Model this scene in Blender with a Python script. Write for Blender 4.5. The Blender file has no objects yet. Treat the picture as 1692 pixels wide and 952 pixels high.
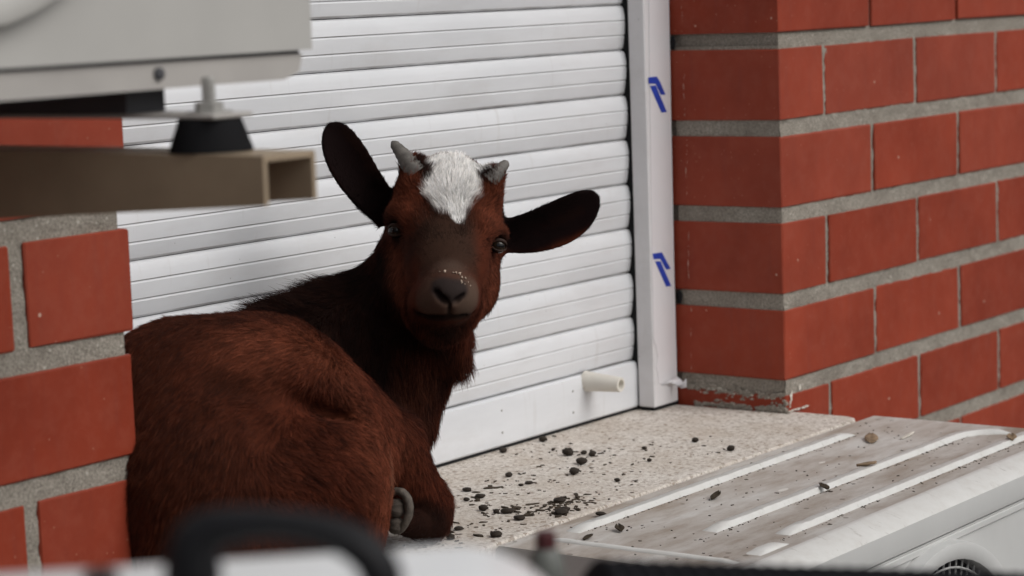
import bpy, bmesh, math, random
import numpy as np
from mathutils import Vector, Matrix, noise

random.seed(7)
rng = np.random.default_rng(7)
S = bpy.context.scene
col = S.collection

# ------------------------------------------------------------------ camera
cam_data = bpy.data.cameras.new('camera')
cam = bpy.data.objects.new('camera', cam_data)
col.objects.link(cam)
S.camera = cam
cam.matrix_world = Matrix(((0.5877, 0.1202, -0.8001, -2.5613), (-0.8083, 0.0443, -0.5871, -1.4681), (-0.0351, 0.9918, 0.1232, 0.067), (0, 0, 0, 1)))
cam_data.sensor_width = 36.0
cam_data.lens = 85.1
cam_data.clip_start = 0.05
cam_data.clip_end = 3000
cam_data.dof.use_dof = True
cam_data.dof.focus_distance = 2.42
cam_data.dof.aperture_fstop = 7.2

# ------------------------------------------------------------------ sky, sun, exposure
SUN_EL, SUN_AZ = math.radians(44), math.radians(172)      # azimuth clockwise from +Y
world = bpy.data.worlds.new('World')
S.world = world
world.use_nodes = True
wn, wl = world.node_tree.nodes, world.node_tree.links
wn.clear()
sky = wn.new('ShaderNodeTexSky')
sky.sky_type = 'NISHITA'
sky.sun_disc = False
sky.sun_elevation = SUN_EL
sky.sun_rotation = SUN_AZ
sky.air_density = 1.0
sky.dust_density = 4.0
hs = wn.new('ShaderNodeHueSaturation')
hs.inputs['Saturation'].default_value = 0.17              # overcast: grey sky
bg = wn.new('ShaderNodeBackground')
bg.inputs['Strength'].default_value = 0.10
wo = wn.new('ShaderNodeOutputWorld')
wl.new(sky.outputs[0], hs.inputs['Color'])
wl.new(hs.outputs[0], bg.inputs['Color'])
wl.new(bg.outputs[0], wo.inputs['Surface'])

sun_data = bpy.data.lights.new('sun', 'SUN')
sun_data.energy = 0.8
sun_data.angle = math.radians(40)
sun_data.color = (1.0, 0.97, 0.93)
sun = bpy.data.objects.new('sun', sun_data)
col.objects.link(sun)
sd = Vector((math.sin(SUN_AZ) * math.cos(SUN_EL), math.cos(SUN_AZ) * math.cos(SUN_EL), math.sin(SUN_EL)))
sun.rotation_euler = sd.to_track_quat('Z', 'Y').to_euler()

S.view_settings.view_transform = 'Standard'
S.view_settings.look = 'None'
S.view_settings.exposure = 0.22
S.view_settings.gamma = 1.0
S.render.engine = 'CYCLES'
S.cycles.max_bounces = 6
S.cycles.use_denoising = True

# ------------------------------------------------------------------ helpers
def tag(o, label=None, cat=None, group=None, kind=None):
    if label: o['label'] = label
    if cat: o['category'] = cat
    if group: o['group'] = group
    if kind: o['kind'] = kind
    return o

def empty(name, loc, label, cat, group=None):
    o = bpy.data.objects.new(name, None)
    o.location = loc
    o.empty_display_size = 0.05
    col.objects.link(o)
    return tag(o, label, cat, group)

def link(name, me, mat=None, parent=None, smooth=False):
    o = bpy.data.objects.new(name, me)
    col.objects.link(o)
    if mat and not me.materials: me.materials.append(mat)
    if smooth: me.shade_smooth()
    if parent is not None: put_under(o, parent)
    return o

def root_loc(p):
    v = Vector((0, 0, 0))
    while p is not None:
        v += p.location
        p = p.parent
    return v

def put_under(o, parent):
    """parent o; vertices were given in world coordinates"""
    o.parent = parent
    o.location = o.location - root_loc(parent)

def mesh_py(name, verts, faces):
    me = bpy.data.meshes.new(name)
    me.from_pydata([tuple(v) for v in verts], [], faces)
    me.validate()
    me.update()
    return me

def bm_mesh(name, bm):
    me = bpy.data.meshes.new(name)
    bm.normal_update()
    bm.to_mesh(me)
    bm.free()
    return me

def bm_box(bm, lo, hi, bevel=0.0, seg=1):
    r = bmesh.ops.create_cube(bm, size=1.0)
    vs = r['verts']
    c = [(a + b) / 2 for a, b in zip(lo, hi)]
    d = [abs(b - a) for a, b in zip(lo, hi)]
    for v in vs:
        v.co = Vector((c[0] + v.co.x * d[0], c[1] + v.co.y * d[1], c[2] + v.co.z * d[2]))
    if bevel:
        es = list({e for v in vs for e in v.link_edges})
        bmesh.ops.bevel(bm, geom=es, offset=bevel, segments=seg, affect='EDGES', profile=0.5)

def box(name, lo, hi, mat, parent=None, bevel=0.0, seg=1, smooth=False):
    bm = bmesh.new()
    bm_box(bm, lo, hi, bevel, seg)
    return link(name, bm_mesh(name, bm), mat, parent, smooth)

def bm_lathe(bm, prof, mtx, n=24, cap0=True, cap1=True):
    """prof: list of (radius, z) turned round local Z, placed by mtx"""
    rings = []
    for r, z in prof:
        rings.append([bm.verts.new(mtx @ Vector((r * math.cos(2 * math.pi * k / n), r * math.sin(2 * math.pi * k / n), z))) for k in range(n)])
    for a, b in zip(rings, rings[1:]):
        for k in range(n):
            bm.faces.new((a[k], a[(k + 1) % n], b[(k + 1) % n], b[k]))
    if cap0: bm.faces.new(rings[0][::-1])
    if cap1: bm.faces.new(rings[-1])

def lathe(name, prof, mtx, mat, parent=None, n=24, smooth=True, cap0=True, cap1=True):
    bm = bmesh.new()
    bm_lathe(bm, prof, mtx, n, cap0, cap1)
    bmesh.ops.recalc_face_normals(bm, faces=bm.faces)
    me = bm_mesh(name, bm)
    o = link(name, me, mat, parent, smooth)
    if smooth: sharp(me, 40)
    return o

def sharp(me, deg=35):
    me.shade_smooth()
    me.set_sharp_from_angle(angle=math.radians(deg))

def frame(origin, z_axis, x_hint=(0, 0, 1)):
    z = Vector(z_axis).normalized()
    x = Vector(x_hint) - z * Vector(x_hint).dot(z)
    if x.length < 1e-4: x = Vector((1, 0, 0)) - z * z.x
    x.normalize()
    y = z.cross(x)
    m = Matrix((x, y, z)).transposed().to_4x4()
    m.translation = Vector(origin)
    return m

# ------------------------------------------------------------------ materials
class N:
    """small node-tree writer"""
    def __init__(self, name, rough=0.6, spec=0.4, metal=0.0):
        self.m = bpy.data.materials.new(name)
        self.m.use_nodes = True
        self.t = self.m.node_tree
        self.p = self.t.nodes['Principled BSDF']
        self.p.inputs['Roughness'].default_value = rough
        self.p.inputs['Specular IOR Level'].default_value = spec
        self.p.inputs['Metallic'].default_value = metal
        self.tc = self.t.nodes.new('ShaderNodeTexCoord')
    def n(self, kind, **kw):
        x = self.t.nodes.new(kind)
        for k, v in kw.items(): setattr(x, k, v)
        return x
    def l(self, a, b): self.t.links.new(a, b)
    def noise(self, scale, detail=4, rough=0.55, stretch=None, coord='Object'):
        x = self.n('ShaderNodeTexNoise')
        x.inputs['Scale'].default_value = scale
        x.inputs['Detail'].default_value = detail
        x.inputs['Roughness'].default_value = rough
        src = self.tc.outputs[coord]
        if stretch:
            mp = self.n('ShaderNodeMapping')
            mp.inputs['Scale'].default_value = stretch
            self.l(src, mp.inputs['Vector'])
            src = mp.outputs[0]
        self.l(src, x.inputs['Vector'])
        return x.outputs['Fac']
    def ramp(self, fac, stops):
        r = self.n('ShaderNodeValToRGB')
        e = r.color_ramp.elements
        while len(e) < len(stops): e.new(0.5)
        for i, (p, c) in enumerate(stops):
            e[i].position = p
            e[i].color = (*c, 1) if len(c) == 3 else c
        self.l(fac, r.inputs['Fac'])
        return r.outputs['Color']
    def mix(self, fac, a, b, mode='MIX'):
        x = self.n('ShaderNodeMix', data_type='RGBA', blend_type=mode)
        for s, v in ((x.inputs[0], fac), (x.inputs[6], a), (x.inputs[7], b)):
            if isinstance(v, (int, float)): s.default_value = v
            elif isinstance(v, tuple): s.default_value = (*v, 1)
            else: self.l(v, s)
        return x.outputs[2]
    def math(self, op, a, b=0.0):
        x = self.n('ShaderNodeMath', operation=op)
        for s, v in ((x.inputs[0], a), (x.inputs[1], b)):
            if isinstance(v, (int, float)): s.default_value = v
            else: self.l(v, s)
        return x.outputs[0]
    def color(self, c):
        if isinstance(c, tuple): self.p.inputs['Base Color'].default_value = (*c, 1)
        else: self.l(c, self.p.inputs['Base Color'])
        return self
    def bump(self, h, strength=0.3, dist=0.002):
        b = self.n('ShaderNodeBump')
        b.inputs['Strength'].default_value = strength
        b.inputs['Distance'].default_value = dist
        self.l(h, b.inputs['Height'])
        self.l(b.outputs[0], self.p.inputs['Normal'])
        return self
    def rough(self, r):
        self.l(r, self.p.inputs['Roughness'])
        return self

def specks(k, scale, size, coord='Object', stretch=None):
    """sparse random specks: small voronoi cells, only some of them"""
    v = k.n('ShaderNodeTexVoronoi')
    v.inputs['Scale'].default_value = scale
    src = k.tc.outputs[coord]
    if stretch:
        mp = k.n('ShaderNodeMapping'); mp.inputs['Scale'].default_value = stretch
        k.l(src, mp.inputs['Vector']); src = mp.outputs[0]
    k.l(src, v.inputs['Vector'])
    near = k.math('LESS_THAN', v.outputs['Distance'], size)
    s = k.n('ShaderNodeSeparateColor')
    k.l(v.outputs['Color'], s.inputs[0])
    pick = k.math('GREATER_THAN', s.outputs[0], 0.72)
    return k.math('MULTIPLY', near, pick)

def mat_brick():
    k = N('glazed_brick', rough=0.5, spec=0.16)
    oi = k.n('ShaderNodeObjectInfo')
    sh = k.n('ShaderNodeVectorMath', operation='ADD')
    k.l(k.tc.outputs['Object'], sh.inputs[0])
    sc = k.n('ShaderNodeVectorMath', operation='SCALE'); sc.inputs[0].default_value = (3.1, 5.7, 8.3)
    k.l(oi.outputs['Random'], sc.inputs['Scale']); k.l(sc.outputs[0], sh.inputs[1])
    class T: outputs = {'Object': sh.outputs[0]}
    k.tc = T
    base = k.ramp(oi.outputs['Random'], [(0, (0.245, 0.038, 0.018)), (0.5, (0.285, 0.045, 0.021)), (1, (0.265, 0.048, 0.026))])
    mott = k.ramp(k.noise(9, 5), [(0.3, (0.80, 0.76, 0.74)), (0.7, (1.08, 1.1, 1.1))])
    c = k.mix(1.0, base, mott, 'MULTIPLY')
    strk = k.ramp(k.noise(22, 3, stretch=(5, 5, 0.4)), [(0.55, (0, 0, 0)), (0.8, (1, 1, 1))])
    c = k.mix(k.math('MULTIPLY', strk, 0.25), c, (0.17, 0.042, 0.036))
    film = k.ramp(k.noise(55, 6, 0.7), [(0.45, (0, 0, 0)), (0.85, (1, 1, 1))])
    c = k.mix(k.math('MULTIPLY', film, 0.22), c, (0.36, 0.13, 0.09))
    c = k.mix(k.math('MULTIPLY', specks(k, 34, 0.055), 0.75), c, (0.60, 0.42, 0.33))
    c = k.mix(k.math('MULTIPLY', specks(k, 120, 0.10), 0.35), c, (0.50, 0.30, 0.22))
    k.color(c).bump(k.noise(130, 5, 0.65), 0.14, 0.0015)
    k.rough(k.ramp(k.noise(30, 3), [(0.3, (0.4,) * 3), (0.7, (0.62,) * 3)]))
    return k.m

def mat_mortar():
    k = N('sandy_mortar', rough=0.95, spec=0.1)
    g = k.noise(420, 4, 0.75)
    c = k.ramp(g, [(0.30, (0.13, 0.115, 0.095)), (0.5, (0.30, 0.27, 0.23)), (0.72, (0.50, 0.46, 0.40))])
    c = k.mix(k.math('MULTIPLY', k.ramp(k.noise(14, 4), [(0.4, (0,) * 3), (0.7, (1,) * 3)]), 0.45), c, (0.17, 0.145, 0.12))
    c = k.mix(k.math('MULTIPLY', specks(k, 150, 0.2), 0.55), c, (0.6, 0.57, 0.5))
    k.color(c).bump(g, 0.6, 0.003)
    return k.m

def mat_sill():
    k = N('terrazzo_concrete', rough=0.85, spec=0.2)
    g = k.noise(330, 3, 0.7)
    c = k.ramp(g, [(0.28, (0.34, 0.295, 0.25)), (0.47, (0.55, 0.50, 0.45)), (0.7, (0.69, 0.65, 0.60))])
    v = k.n('ShaderNodeTexVoronoi'); v.inputs['Scale'].default_value = 260
    k.l(k.tc.outputs['Object'], v.inputs['Vector'])
    s = k.n('ShaderNodeSeparateColor'); k.l(v.outputs['Color'], s.inputs[0])
    c = k.mix(k.math('MULTIPLY', k.math('GREATER_THAN', s.outputs[1], 0.74), 0.55), c, (0.74, 0.70, 0.65))
    c = k.mix(k.math('MULTIPLY', k.math('LESS_THAN', s.outputs[2], 0.14), 0.6), c, (0.22, 0.16, 0.115))
    d = k.ramp(k.noise(11, 5, 0.6), [(0.42, (0,) * 3), (0.68, (1,) * 3)])
    c = k.mix(k.math('MULTIPLY', d, 0.35), c, (0.36, 0.27, 0.19))
    k.color(c).bump(g, 0.5, 0.002)
    return k.m

def mat_shutter(name='white_shutter', c0=(0.69, 0.70, 0.72), c1=(0.62, 0.63, 0.65), slat=True):
    k = N(name, rough=0.42, spec=0.4)
    plain = k.tc
    oi = k.n('ShaderNodeObjectInfo')
    sh = k.n('ShaderNodeVectorMath', operation='ADD')
    k.l(k.tc.outputs['Object'], sh.inputs[0])
    sc = k.n('ShaderNodeVectorMath', operation='SCALE'); sc.inputs[0].default_value = (7.1, 3.7, 5.3)
    k.l(oi.outputs['Random'], sc.inputs['Scale']); k.l(sc.outputs[0], sh.inputs[1])
    class T: outputs = {'Object': sh.outputs[0]}
    k.tc = T
    c = k.ramp(k.noise(7, 5, stretch=(0.6, 1, 2.5)), [(0.35, c1), (0.6, c0)])
    dirt = k.ramp(k.noise(16, 6, 0.7, stretch=(0.35, 1, 1.4)), [(0.52, (0,) * 3), (0.8, (1,) * 3)])
    c = k.mix(k.math('MULTIPLY', dirt, 0.34), c, (0.45, 0.42, 0.40))
    drip = k.ramp(k.noise(40, 4, 0.6, stretch=(2.2, 1, 0.25)), [(0.62, (0,) * 3), (0.80, (1,) * 3)])
    c = k.mix(k.math('MULTIPLY', drip, 0.25), c, (0.42, 0.39, 0.36))
    c = k.mix(k.math('MULTIPLY', specks(k, 60, 0.05), 0.5), c, (0.2, 0.19, 0.18))
    if slat:                                    # grime held in the joint and the two grooves
        xyz = k.n('ShaderNodeSeparateXYZ'); k.l(plain.outputs['Object'], xyz.inputs[0])
        z = xyz.outputs[2]
        g = k.math('LESS_THAN', z, 0.0030)
        for gz in (0.0184, 0.0364):
            g = k.math('MAXIMUM', g, k.math('LESS_THAN', k.math('ABSOLUTE', k.math('SUBTRACT', z, gz + 0.0004)), 0.0005))
        g = k.math('MULTIPLY', g, k.ramp(k.noise(25, 4, stretch=(0.5, 1, 1)), [(0.35, (0.15,) * 3), (0.7, (0.8,) * 3)]))
        c = k.mix(g, c, (0.20, 0.18, 0.165))
    k.color(c).bump(k.noise(240, 3), 0.05, 0.001)
    return k.m

def mat_plain(name, c, rough=0.5, spec=0.4, var=0.12, scale=30, metal=0.0, bump=0.06):
    k = N(name, rough=rough, spec=spec, metal=metal)
    lo = tuple(x * (1 - var) for x in c); hi = tuple(min(1, x * (1 + var)) for x in c)
    k.color(k.ramp(k.noise(scale, 5), [(0.3, lo), (0.7, hi)])).bump(k.noise(scale * 8, 3), bump, 0.001)
    return k.m

def mat_lid():
    k = N('dusty_painted_lid', rough=0.7, spec=0.25)
    c = k.ramp(k.noise(16, 6, 0.65, stretch=(0.5, 1.6, 1)), [(0.30, (0.30, 0.25, 0.205)), (0.48, (0.43, 0.39, 0.355)), (0.66, (0.55, 0.53, 0.505))])
    fine = k.ramp(k.noise(150, 5, 0.7, stretch=(0.3, 1, 1)), [(0.55, (0,) * 3), (0.75, (1,) * 3)])
    c = k.mix(k.math('MULTIPLY', fine, 0.4), c, (0.17, 0.13, 0.10))
    c = k.mix(k.math('MULTIPLY', specks(k, 55, 0.16), 0.6), c, (0.09, 0.07, 0.05))
    c = k.mix(k.math('MULTIPLY', specks(k, 33, 0.12, stretch=(0.4, 1, 1)), 0.7), c, (0.72, 0.70, 0.66))
    k.color(c).bump(k.noise(200, 4), 0.25, 0.001)
    return k.m

def mat_rib():
    k = N('scuffed_lit_rib', rough=0.6, spec=0.3)  # scuffed paint, whitened to carry the light on rib slopes and front edge
    c = k.ramp(k.noise(45, 6, 0.7), [(0.25, (0.53, 0.515, 0.49)), (0.5, (0.585, 0.58, 0.56)), (0.75, (0.62, 0.615, 0.60))])
    sc = k.ramp(k.noise(85, 5, 0.7, stretch=(1.5, 0.4, 1)), [(0.60, (0,) * 3), (0.72, (1,) * 3)])
    c = k.mix(k.math('MULTIPLY', sc, 0.55), c, (0.20, 0.17, 0.14))
    k.color(c).bump(k.noise(180, 4), 0.08, 0.001)
    return k.m

def mat_fur(name, attr=True, rough=0.75, spec=0.10):
    k = N(name, rough=rough, spec=spec)
    a = k.n('ShaderNodeAttribute'); a.attribute_name = 'coat'
    if attr:
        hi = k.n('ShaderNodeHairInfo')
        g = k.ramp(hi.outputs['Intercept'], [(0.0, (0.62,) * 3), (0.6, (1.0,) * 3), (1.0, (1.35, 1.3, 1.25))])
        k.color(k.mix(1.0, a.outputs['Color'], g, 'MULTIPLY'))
    else: k.l(a.outputs['Color'], k.p.inputs['Base Color'])
    return k.m

M = dict(
    brick=mat_brick(), mortar=mat_mortar(), sill=mat_sill(), shutter=mat_shutter(),
    rail=mat_shutter('white_rail', (0.72, 0.71, 0.72), (0.68, 0.67, 0.68), False), bar=mat_shutter('white_bar', slat=False),
    film=mat_plain('protective_film', (0.74, 0.725, 0.745), 0.28, 0.5, 0.03, 12),
    black=mat_plain('black_seal_gap_shade', (0.012, 0.012, 0.013), 0.8, 0.2),
    blue=mat_plain('blue_print', (0.026, 0.060, 0.40), 0.35, 0.4, 0.15, 60),
    cream=mat_plain('cream_plastic', (0.66, 0.63, 0.57), 0.4, 0.4, 0.06),
    lid=mat_lid(), rib=mat_rib(),
    case=mat_plain('grey_white_casing', (0.40, 0.39, 0.37), 0.5, 0.35, 0.05, 10),
    case2=mat_plain('pale_casing', (0.50, 0.50, 0.49), 0.5, 0.35, 0.05, 10),
    pan=mat_plain('pale_base_pan', (0.37, 0.35, 0.33), 0.55, 0.3, 0.08, 14),
    shade=mat_plain('dark_vent', (0.05, 0.05, 0.055), 0.6, 0.3),
    steel=mat_plain('zinc_steel', (0.36, 0.35, 0.33), 0.45, 0.5, 0.15, 60, metal=0.5),
    rubber=mat_plain('black_rubber', (0.008, 0.008, 0.009), 0.8, 0.10),
    beige=mat_plain('beige_bracket_paint', (0.31, 0.24, 0.165), 0.5, 0.35, 0.08, 25),
    pellet=mat_plain('dropping', (0.030, 0.022, 0.016), 0.75, 0.25, 0.5, 120, bump=0.4),
    litter=mat_plain('dry_litter', (0.055, 0.042, 0.030), 0.85, 0.15, 0.5, 90, bump=0.3),
    straw=mat_plain('dry_straw', (0.24, 0.17, 0.11), 0.8, 0.2, 0.4, 90),
    pale=mat_plain('pale_scrap', (0.66, 0.62, 0.55), 0.8, 0.2, 0.2, 90),
    sealant=mat_plain('old_sealant', (0.42, 0.25, 0.20), 0.7, 0.2, 0.3, 120),
    crust=mat_plain('dry_crust', (0.42, 0.33, 0.26), 0.85, 0.1, 0.4, 200),
    horn=mat_plain('grey_horn', (0.115, 0.105, 0.095), 0.55, 0.3, 0.35, 120, bump=0.4),
    hoof=mat_plain('grey_hoof', (0.095, 0.078, 0.064), 0.6, 0.3, 0.45, 160, bump=0.5),
    pad=mat_plain('hoof_sole', (0.068, 0.055, 0.045), 0.8, 0.2, 0.4, 120, bump=0.5),
    fur=mat_fur('fur_strands'), hide=mat_fur('hide', attr=False, rough=0.8, spec=0.04),
    white_case=mat_plain('glossy_white_plastic', (0.76, 0.77, 0.78), 0.28, 0.5, 0.03, 8),
    strap=mat_plain('dark_strap', (0.006, 0.006, 0.0075), 0.5, 0.2, 0.2, 40),
    hose=mat_plain('black_conduit', (0.009, 0.009, 0.011), 0.85, 0.12, 0.2, 40),
    grey=mat_plain('grey_bottle', (0.11, 0.115, 0.105), 0.5, 0.4, 0.1, 20),
    cap=mat_plain('dark_red_cap', (0.055, 0.010, 0.012), 0.5, 0.4, 0.1, 20),
    ledge=mat_plain('ledge_concrete', (0.33, 0.31, 0.285), 0.9, 0.2, 0.2, 12, bump=0.3),
    street=mat_plain('street_ground', (0.12, 0.115, 0.11), 0.9, 0.2, 0.2, 2, bump=0.3),
)

# ------------------------------------------------------------------ ground far below
g = link('ground', mesh_py('ground', [(-1500, -1500, -4.2), (1500, -1500, -4.2), (1500, 1500, -4.2), (-1500, 1500, -4.2)], [(0, 1, 2, 3)]), M['street'])
tag(g, 'grey street ground far below the window', kind='structure')

# ------------------------------------------------------------------ brick wall round the window
COURSE, BH, PITCH = 0.10625, 0.0862, 0.2501
ZB = 0.0018                                   # bottom of row 0
W = 1.111                                     # window opening, x from -W to 0
SILL = -0.464
ROWS_UP, ROWS_DN = -5, 11
XL, XR = -2.85, 1.9
ZTOP, ZBOT = ZB - (ROWS_UP - 1) * COURSE, ZB - ROWS_DN * COURSE

wall = empty('brick_wall', (0, 0, SILL), 'red brick wall with thick grey mortar joints around the shuttered window', 'wall')

def mortar_core(name, x0, x1, z0, z1, y0=0.0045, y1=0.30):
    bm = bmesh.new()
    bm_box(bm, (x0, y0, z0), (x1, y1, z1))
    return link(name, bm_mesh(name, bm), M['mortar'], wall)

def mortar_sheet(name, o, u, v, nu, nv, n, amp=0.0022):
    """rough mortar skin: a displaced grid just behind the brick faces"""
    o, u, v, n = Vector(o), Vector(u), Vector(v), Vector(n)
    vs, fs = [], []
    for i in range(nu + 1):
        for j in range(nv + 1):
            p = o + u * (i / nu) + v * (j / nv)
            d = noise.fractal(p * 60, 1.0, 2.0, 4) * amp + noise.noise(p * 260) * amp * 0.35
            vs.append(p + n * min(d, 0.0008))
    for i in range(nu):
        for j in range(nv):
            a = i * (nv + 1) + j
            fs.append((a, a + nv + 1, a + nv + 2, a + 1))
    me = mesh_py(name, vs, fs)
    return link(name, me, M['mortar'], wall, True)

# cores (solid wall) and rough joint skins where the photograph looks closely
mortar_core('mortar_core', 0.0075, XR, ZBOT, ZTOP)
mortar_core('mortar_core', XL, -W - 0.0075, ZBOT, ZTOP)
mortar_core('mortar_core', -W - 0.006, 0.006, ZBOT, SILL - 0.14, 0.0046, 0.299)
mortar_core('mortar_core', -W - 0.006, 0.006, 0.56, ZTOP, 0.0046, 0.299)
mortar_sheet('mortar_joint', (0.0026, 0.0020, SILL - 0.2), (0.9, 0, 0), (0, 0, 0.65), 220, 160, (0, -1, 0))
mortar_sheet('mortar_joint', (0.0025, 0.150, SILL - 0.1), (0, -0.1478, 0), (0, 0, 0.55), 45, 140, (-1, 0, 0))
mortar_sheet('mortar_joint', (-W - 0.30, 0.0025, SILL - 0.2), (0.2945, 0, 0), (0, 0, 0.68), 80, 170, (0, -1, 0))

def brick_mesh(dx, dy, dz, seed, bevel=0.0012):
    bm = bmesh.new()
    bm_box(bm, (-dx / 2, -dy / 2, -dz / 2), (dx / 2, dy / 2, dz / 2), bevel, 1)
    r = random.Random(seed)
    for v in bm.verts:
        v.co += Vector((r.uniform(-1, 1), r.uniform(-1, 1) * 0.5, r.uniform(-1, 1))) * 0.0007
    return bm_mesh('brick', bm)

_cache = {}
def brick(x0, x1, y0, y1, z0, z1):
    d = (round(x1 - x0, 4), round(y1 - y0, 4), round(z1 - z0, 4))
    key = (d, random.randrange(4))
    if key not in _cache:
        me = brick_mesh(*d, seed=hash(key) & 0xffff)
        me.materials.append(M['brick'])
        _cache[key] = me
    o = bpy.data.objects.new('brick', _cache[key])
    o.location = ((x0 + x1) / 2, (y0 + y1) / 2, (z0 + z1) / 2)
    o.rotation_euler = (random.uniform(-1, 1) * 0.004, random.uniform(-1, 1) * 0.0025, random.uniform(-1, 1) * 0.003)
    col.objects.link(o)
    put_under(o, wall)

far_bm = bmesh.new()
def lay(x0, x1, y0, y1, z0, z1, near):
    if near: brick(x0, x1, y0 + random.uniform(-0.0008, 0.0008), y1, z0, z1)
    else: bm_box(far_bm, (x0, y0, z0), (x1, y1, z1), 0.0018)

LEFT_TWEAK = {0: 0.0055, 1: 0.0055, 2: 0.0045, 3: -0.0005, 4: -0.0035, 5: -0.004}
for k in range(ROWS_UP, ROWS_DN):
    z0 = ZB - k * COURSE
    z1 = z0 + BH
    odd = k % 2
    # right of the window
    if not (z1 < SILL - 0.13 or z0 > 0.56) or True:
        jr = 0.0042
        c = 0.1133 if odd else 0.2384
        vis = -3 <= k <= 7
        lay(0.0, c - jr, 0.0, 0.225, z0, z1, vis)
        x = c
        while x < XR - 0.05:
            lay(x + jr, min(x + PITCH - jr, XR), 0.0, 0.10, z0, z1, vis and x < 0.75)
            x += PITCH
        # left of the window (headers on even courses)
        jl = 0.0078
        c = (0.2445 if odd else 0.1215) 
        vis = -3 <= k <= 7
        lay(-W - c + jl, -W + LEFT_TWEAK.get(k, 0.0), 0.0, 0.225, z0, z1, vis)
        x = -W - c
        while x > XL + 0.05:
            lay(max(x - PITCH + jl, XL), x - jl, 0.0, 0.10, z0, z1, vis and x > -1.6)
            x -= PITCH
    # under the sill and above the window
    if z1 < SILL - 0.13 or z0 > 0.56:
        x = -W + (0.0 if odd else -0.0) + jl
        n = 4
        w_ = (W - 2 * 0.005) / (n + (0.5 if odd else 0.0))
        x = -W + 0.009
        if odd:
            lay(x, x + w_ / 2 - 0.008, 0.0, 0.10, z0, z1, False); x += w_ / 2
        while x < -0.06:
            lay(x, min(x + w_ - 0.008, -0.008), 0.0, 0.10, z0, z1, False); x += w_
fb = link('distant_bricks', bm_mesh('distant_bricks', far_bm), M['brick'], wall)
tag(fb, kind='stuff')

# smeared mortar along the foot of the right reveal
def lump(name, c, r, seed, mat, parent, squash=(1, 1, 1), sub=3, amp=0.35, freq=1.6):
    bm = bmesh.new()
    bmesh.ops.create_icosphere(bm, subdivisions=sub, radius=1.0)
    off = Vector((seed * 3.1, seed * 1.7, seed * 2.3))
    for v in bm.verts:
        d = 1 + amp * noise.fractal(v.co * freq + off, 1.0, 2.0, 3)
        v.co = Vector((v.co.x * squash[0], v.co.y * squash[1], v.co.z * squash[2])) * d * r + Vector(c)
    return link(name, bm_mesh(name, bm), mat, parent, True)
bm = bmesh.new()
def crumb(bm, c, r, sq):
    m_ = Matrix.Translation(c) @ Matrix.Diagonal((*sq, 1))
    v = bmesh.ops.create_icosphere(bm, subdivisions=1, radius=r, matrix=m_)['verts']
    for k in v: k.co += Vector((random.uniform(-1, 1) * sq[0], random.uniform(-1, 1) * sq[1], random.uniform(-1, 1) * sq[2])) * r * 0.5
ztop5 = ZB - 5 * COURSE + BH
for i in range(150):                       # ragged squeeze of mortar over the top edge of the lowest brick
    y = random.uniform(0.004, 0.142)
    crumb(bm, (-0.0004, y, ztop5 + random.gauss(-0.001, 0.0022) + (0.004 if y > 0.1 else 0)), random.uniform(0.0008, 0.0026), (0.35, 1.6, 0.8))
for i in range(170):                       # and along the sill
    y = random.choice((random.uniform(0.0, 0.04), random.uniform(0.05, 0.13)))
    crumb(bm, (-0.0006, y, SILL + abs(random.gauss(0.0, 0.0035)) + 0.0006), random.uniform(0.0010, 0.0032), (0.4, 1.7, 0.8))
for i in range(60):
    crumb(bm, (random.uniform(-0.001, 0.002), random.uniform(-0.001, 0.022), SILL + abs(random.gauss(0.002, 0.005))), random.uniform(0.0012, 0.0035), (0.7, 1.0, 0.8))
link('mortar_crumbs', bm_mesh('mortar_crumbs', bm), M['mortar'], wall)
tag(bpy.data.objects['mortar_crumbs'], kind='stuff')
bm = bmesh.new()                           # white paint splashes and pale sealant drips
for (x, y, z, r) in ((0.010, -0.0008, -0.452, 0.003), (0.012, -0.0008, -0.447, 0.004), (0.0135, -0.0008, -0.442, 0.003), (0.034, -0.0008, -0.437, 0.003), (0.009, -0.0008, -0.457, 0.002)):
    crumb(bm, (x, y, z), r, (0.6, 0.25, 1.2))
for i in range(34): crumb(bm, (random.uniform(0.006, 0.05), random.uniform(-0.0035, -0.0010), SILL + 0.0006 + random.uniform(0, 0.001)), random.uniform(0.0008, 0.002), (1.8, 0.8, 0.5))
for i in range(24): crumb(bm, (-0.0004, random.uniform(0.03, 0.135), ztop5 + random.gauss(0.002, 0.003)), random.uniform(0.0006, 0.0014), (0.4, 1.6, 0.7))
link('paint_splashes', bm_mesh('paint_splashes', bm), M['pale'], wall)
tag(bpy.data.objects['paint_splashes'], kind='stuff')
bm = bmesh.new()
z = SILL + 0.02
while z < 0.12:                            # broken line of old sealant down the reveal
    if (z - ZB) % COURSE < BH and random.random() < 0.35:
        crumb(bm, (-0.0004, 0.1345 + 0.0012 * math.sin(z * 60) + random.uniform(-0.0006, 0.0006), z), random.uniform(0.0003, 0.0008), (0.4, 0.7, random.uniform(1.5, 6)))
    z += 0.0035
tag(link('sealant_smear', bm_mesh('sealant_smear', bm), M['sealant'], wall), kind='stuff')
for k in (0, 3):                           # open joints beside the rail
    zz = ZB - k * COURSE - 0.010
    lump('open_joint', (-0.0006, 0.150, zz), 0.0085, k + 3, M['black'], wall, (0.12, 0.55, 1.0), 2, 0.2)

# ------------------------------------------------------------------ sill
sill = empty('window_sill', (-0.55, 0.05, SILL), 'pale speckled concrete sill strewn with droppings beneath the roller shutter', 'window sill')
bm = bmesh.new()
outline = []
x0, x1, y0, y1, r = -1.22, 0.0135, -0.097, 0.215, 0.022
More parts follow.
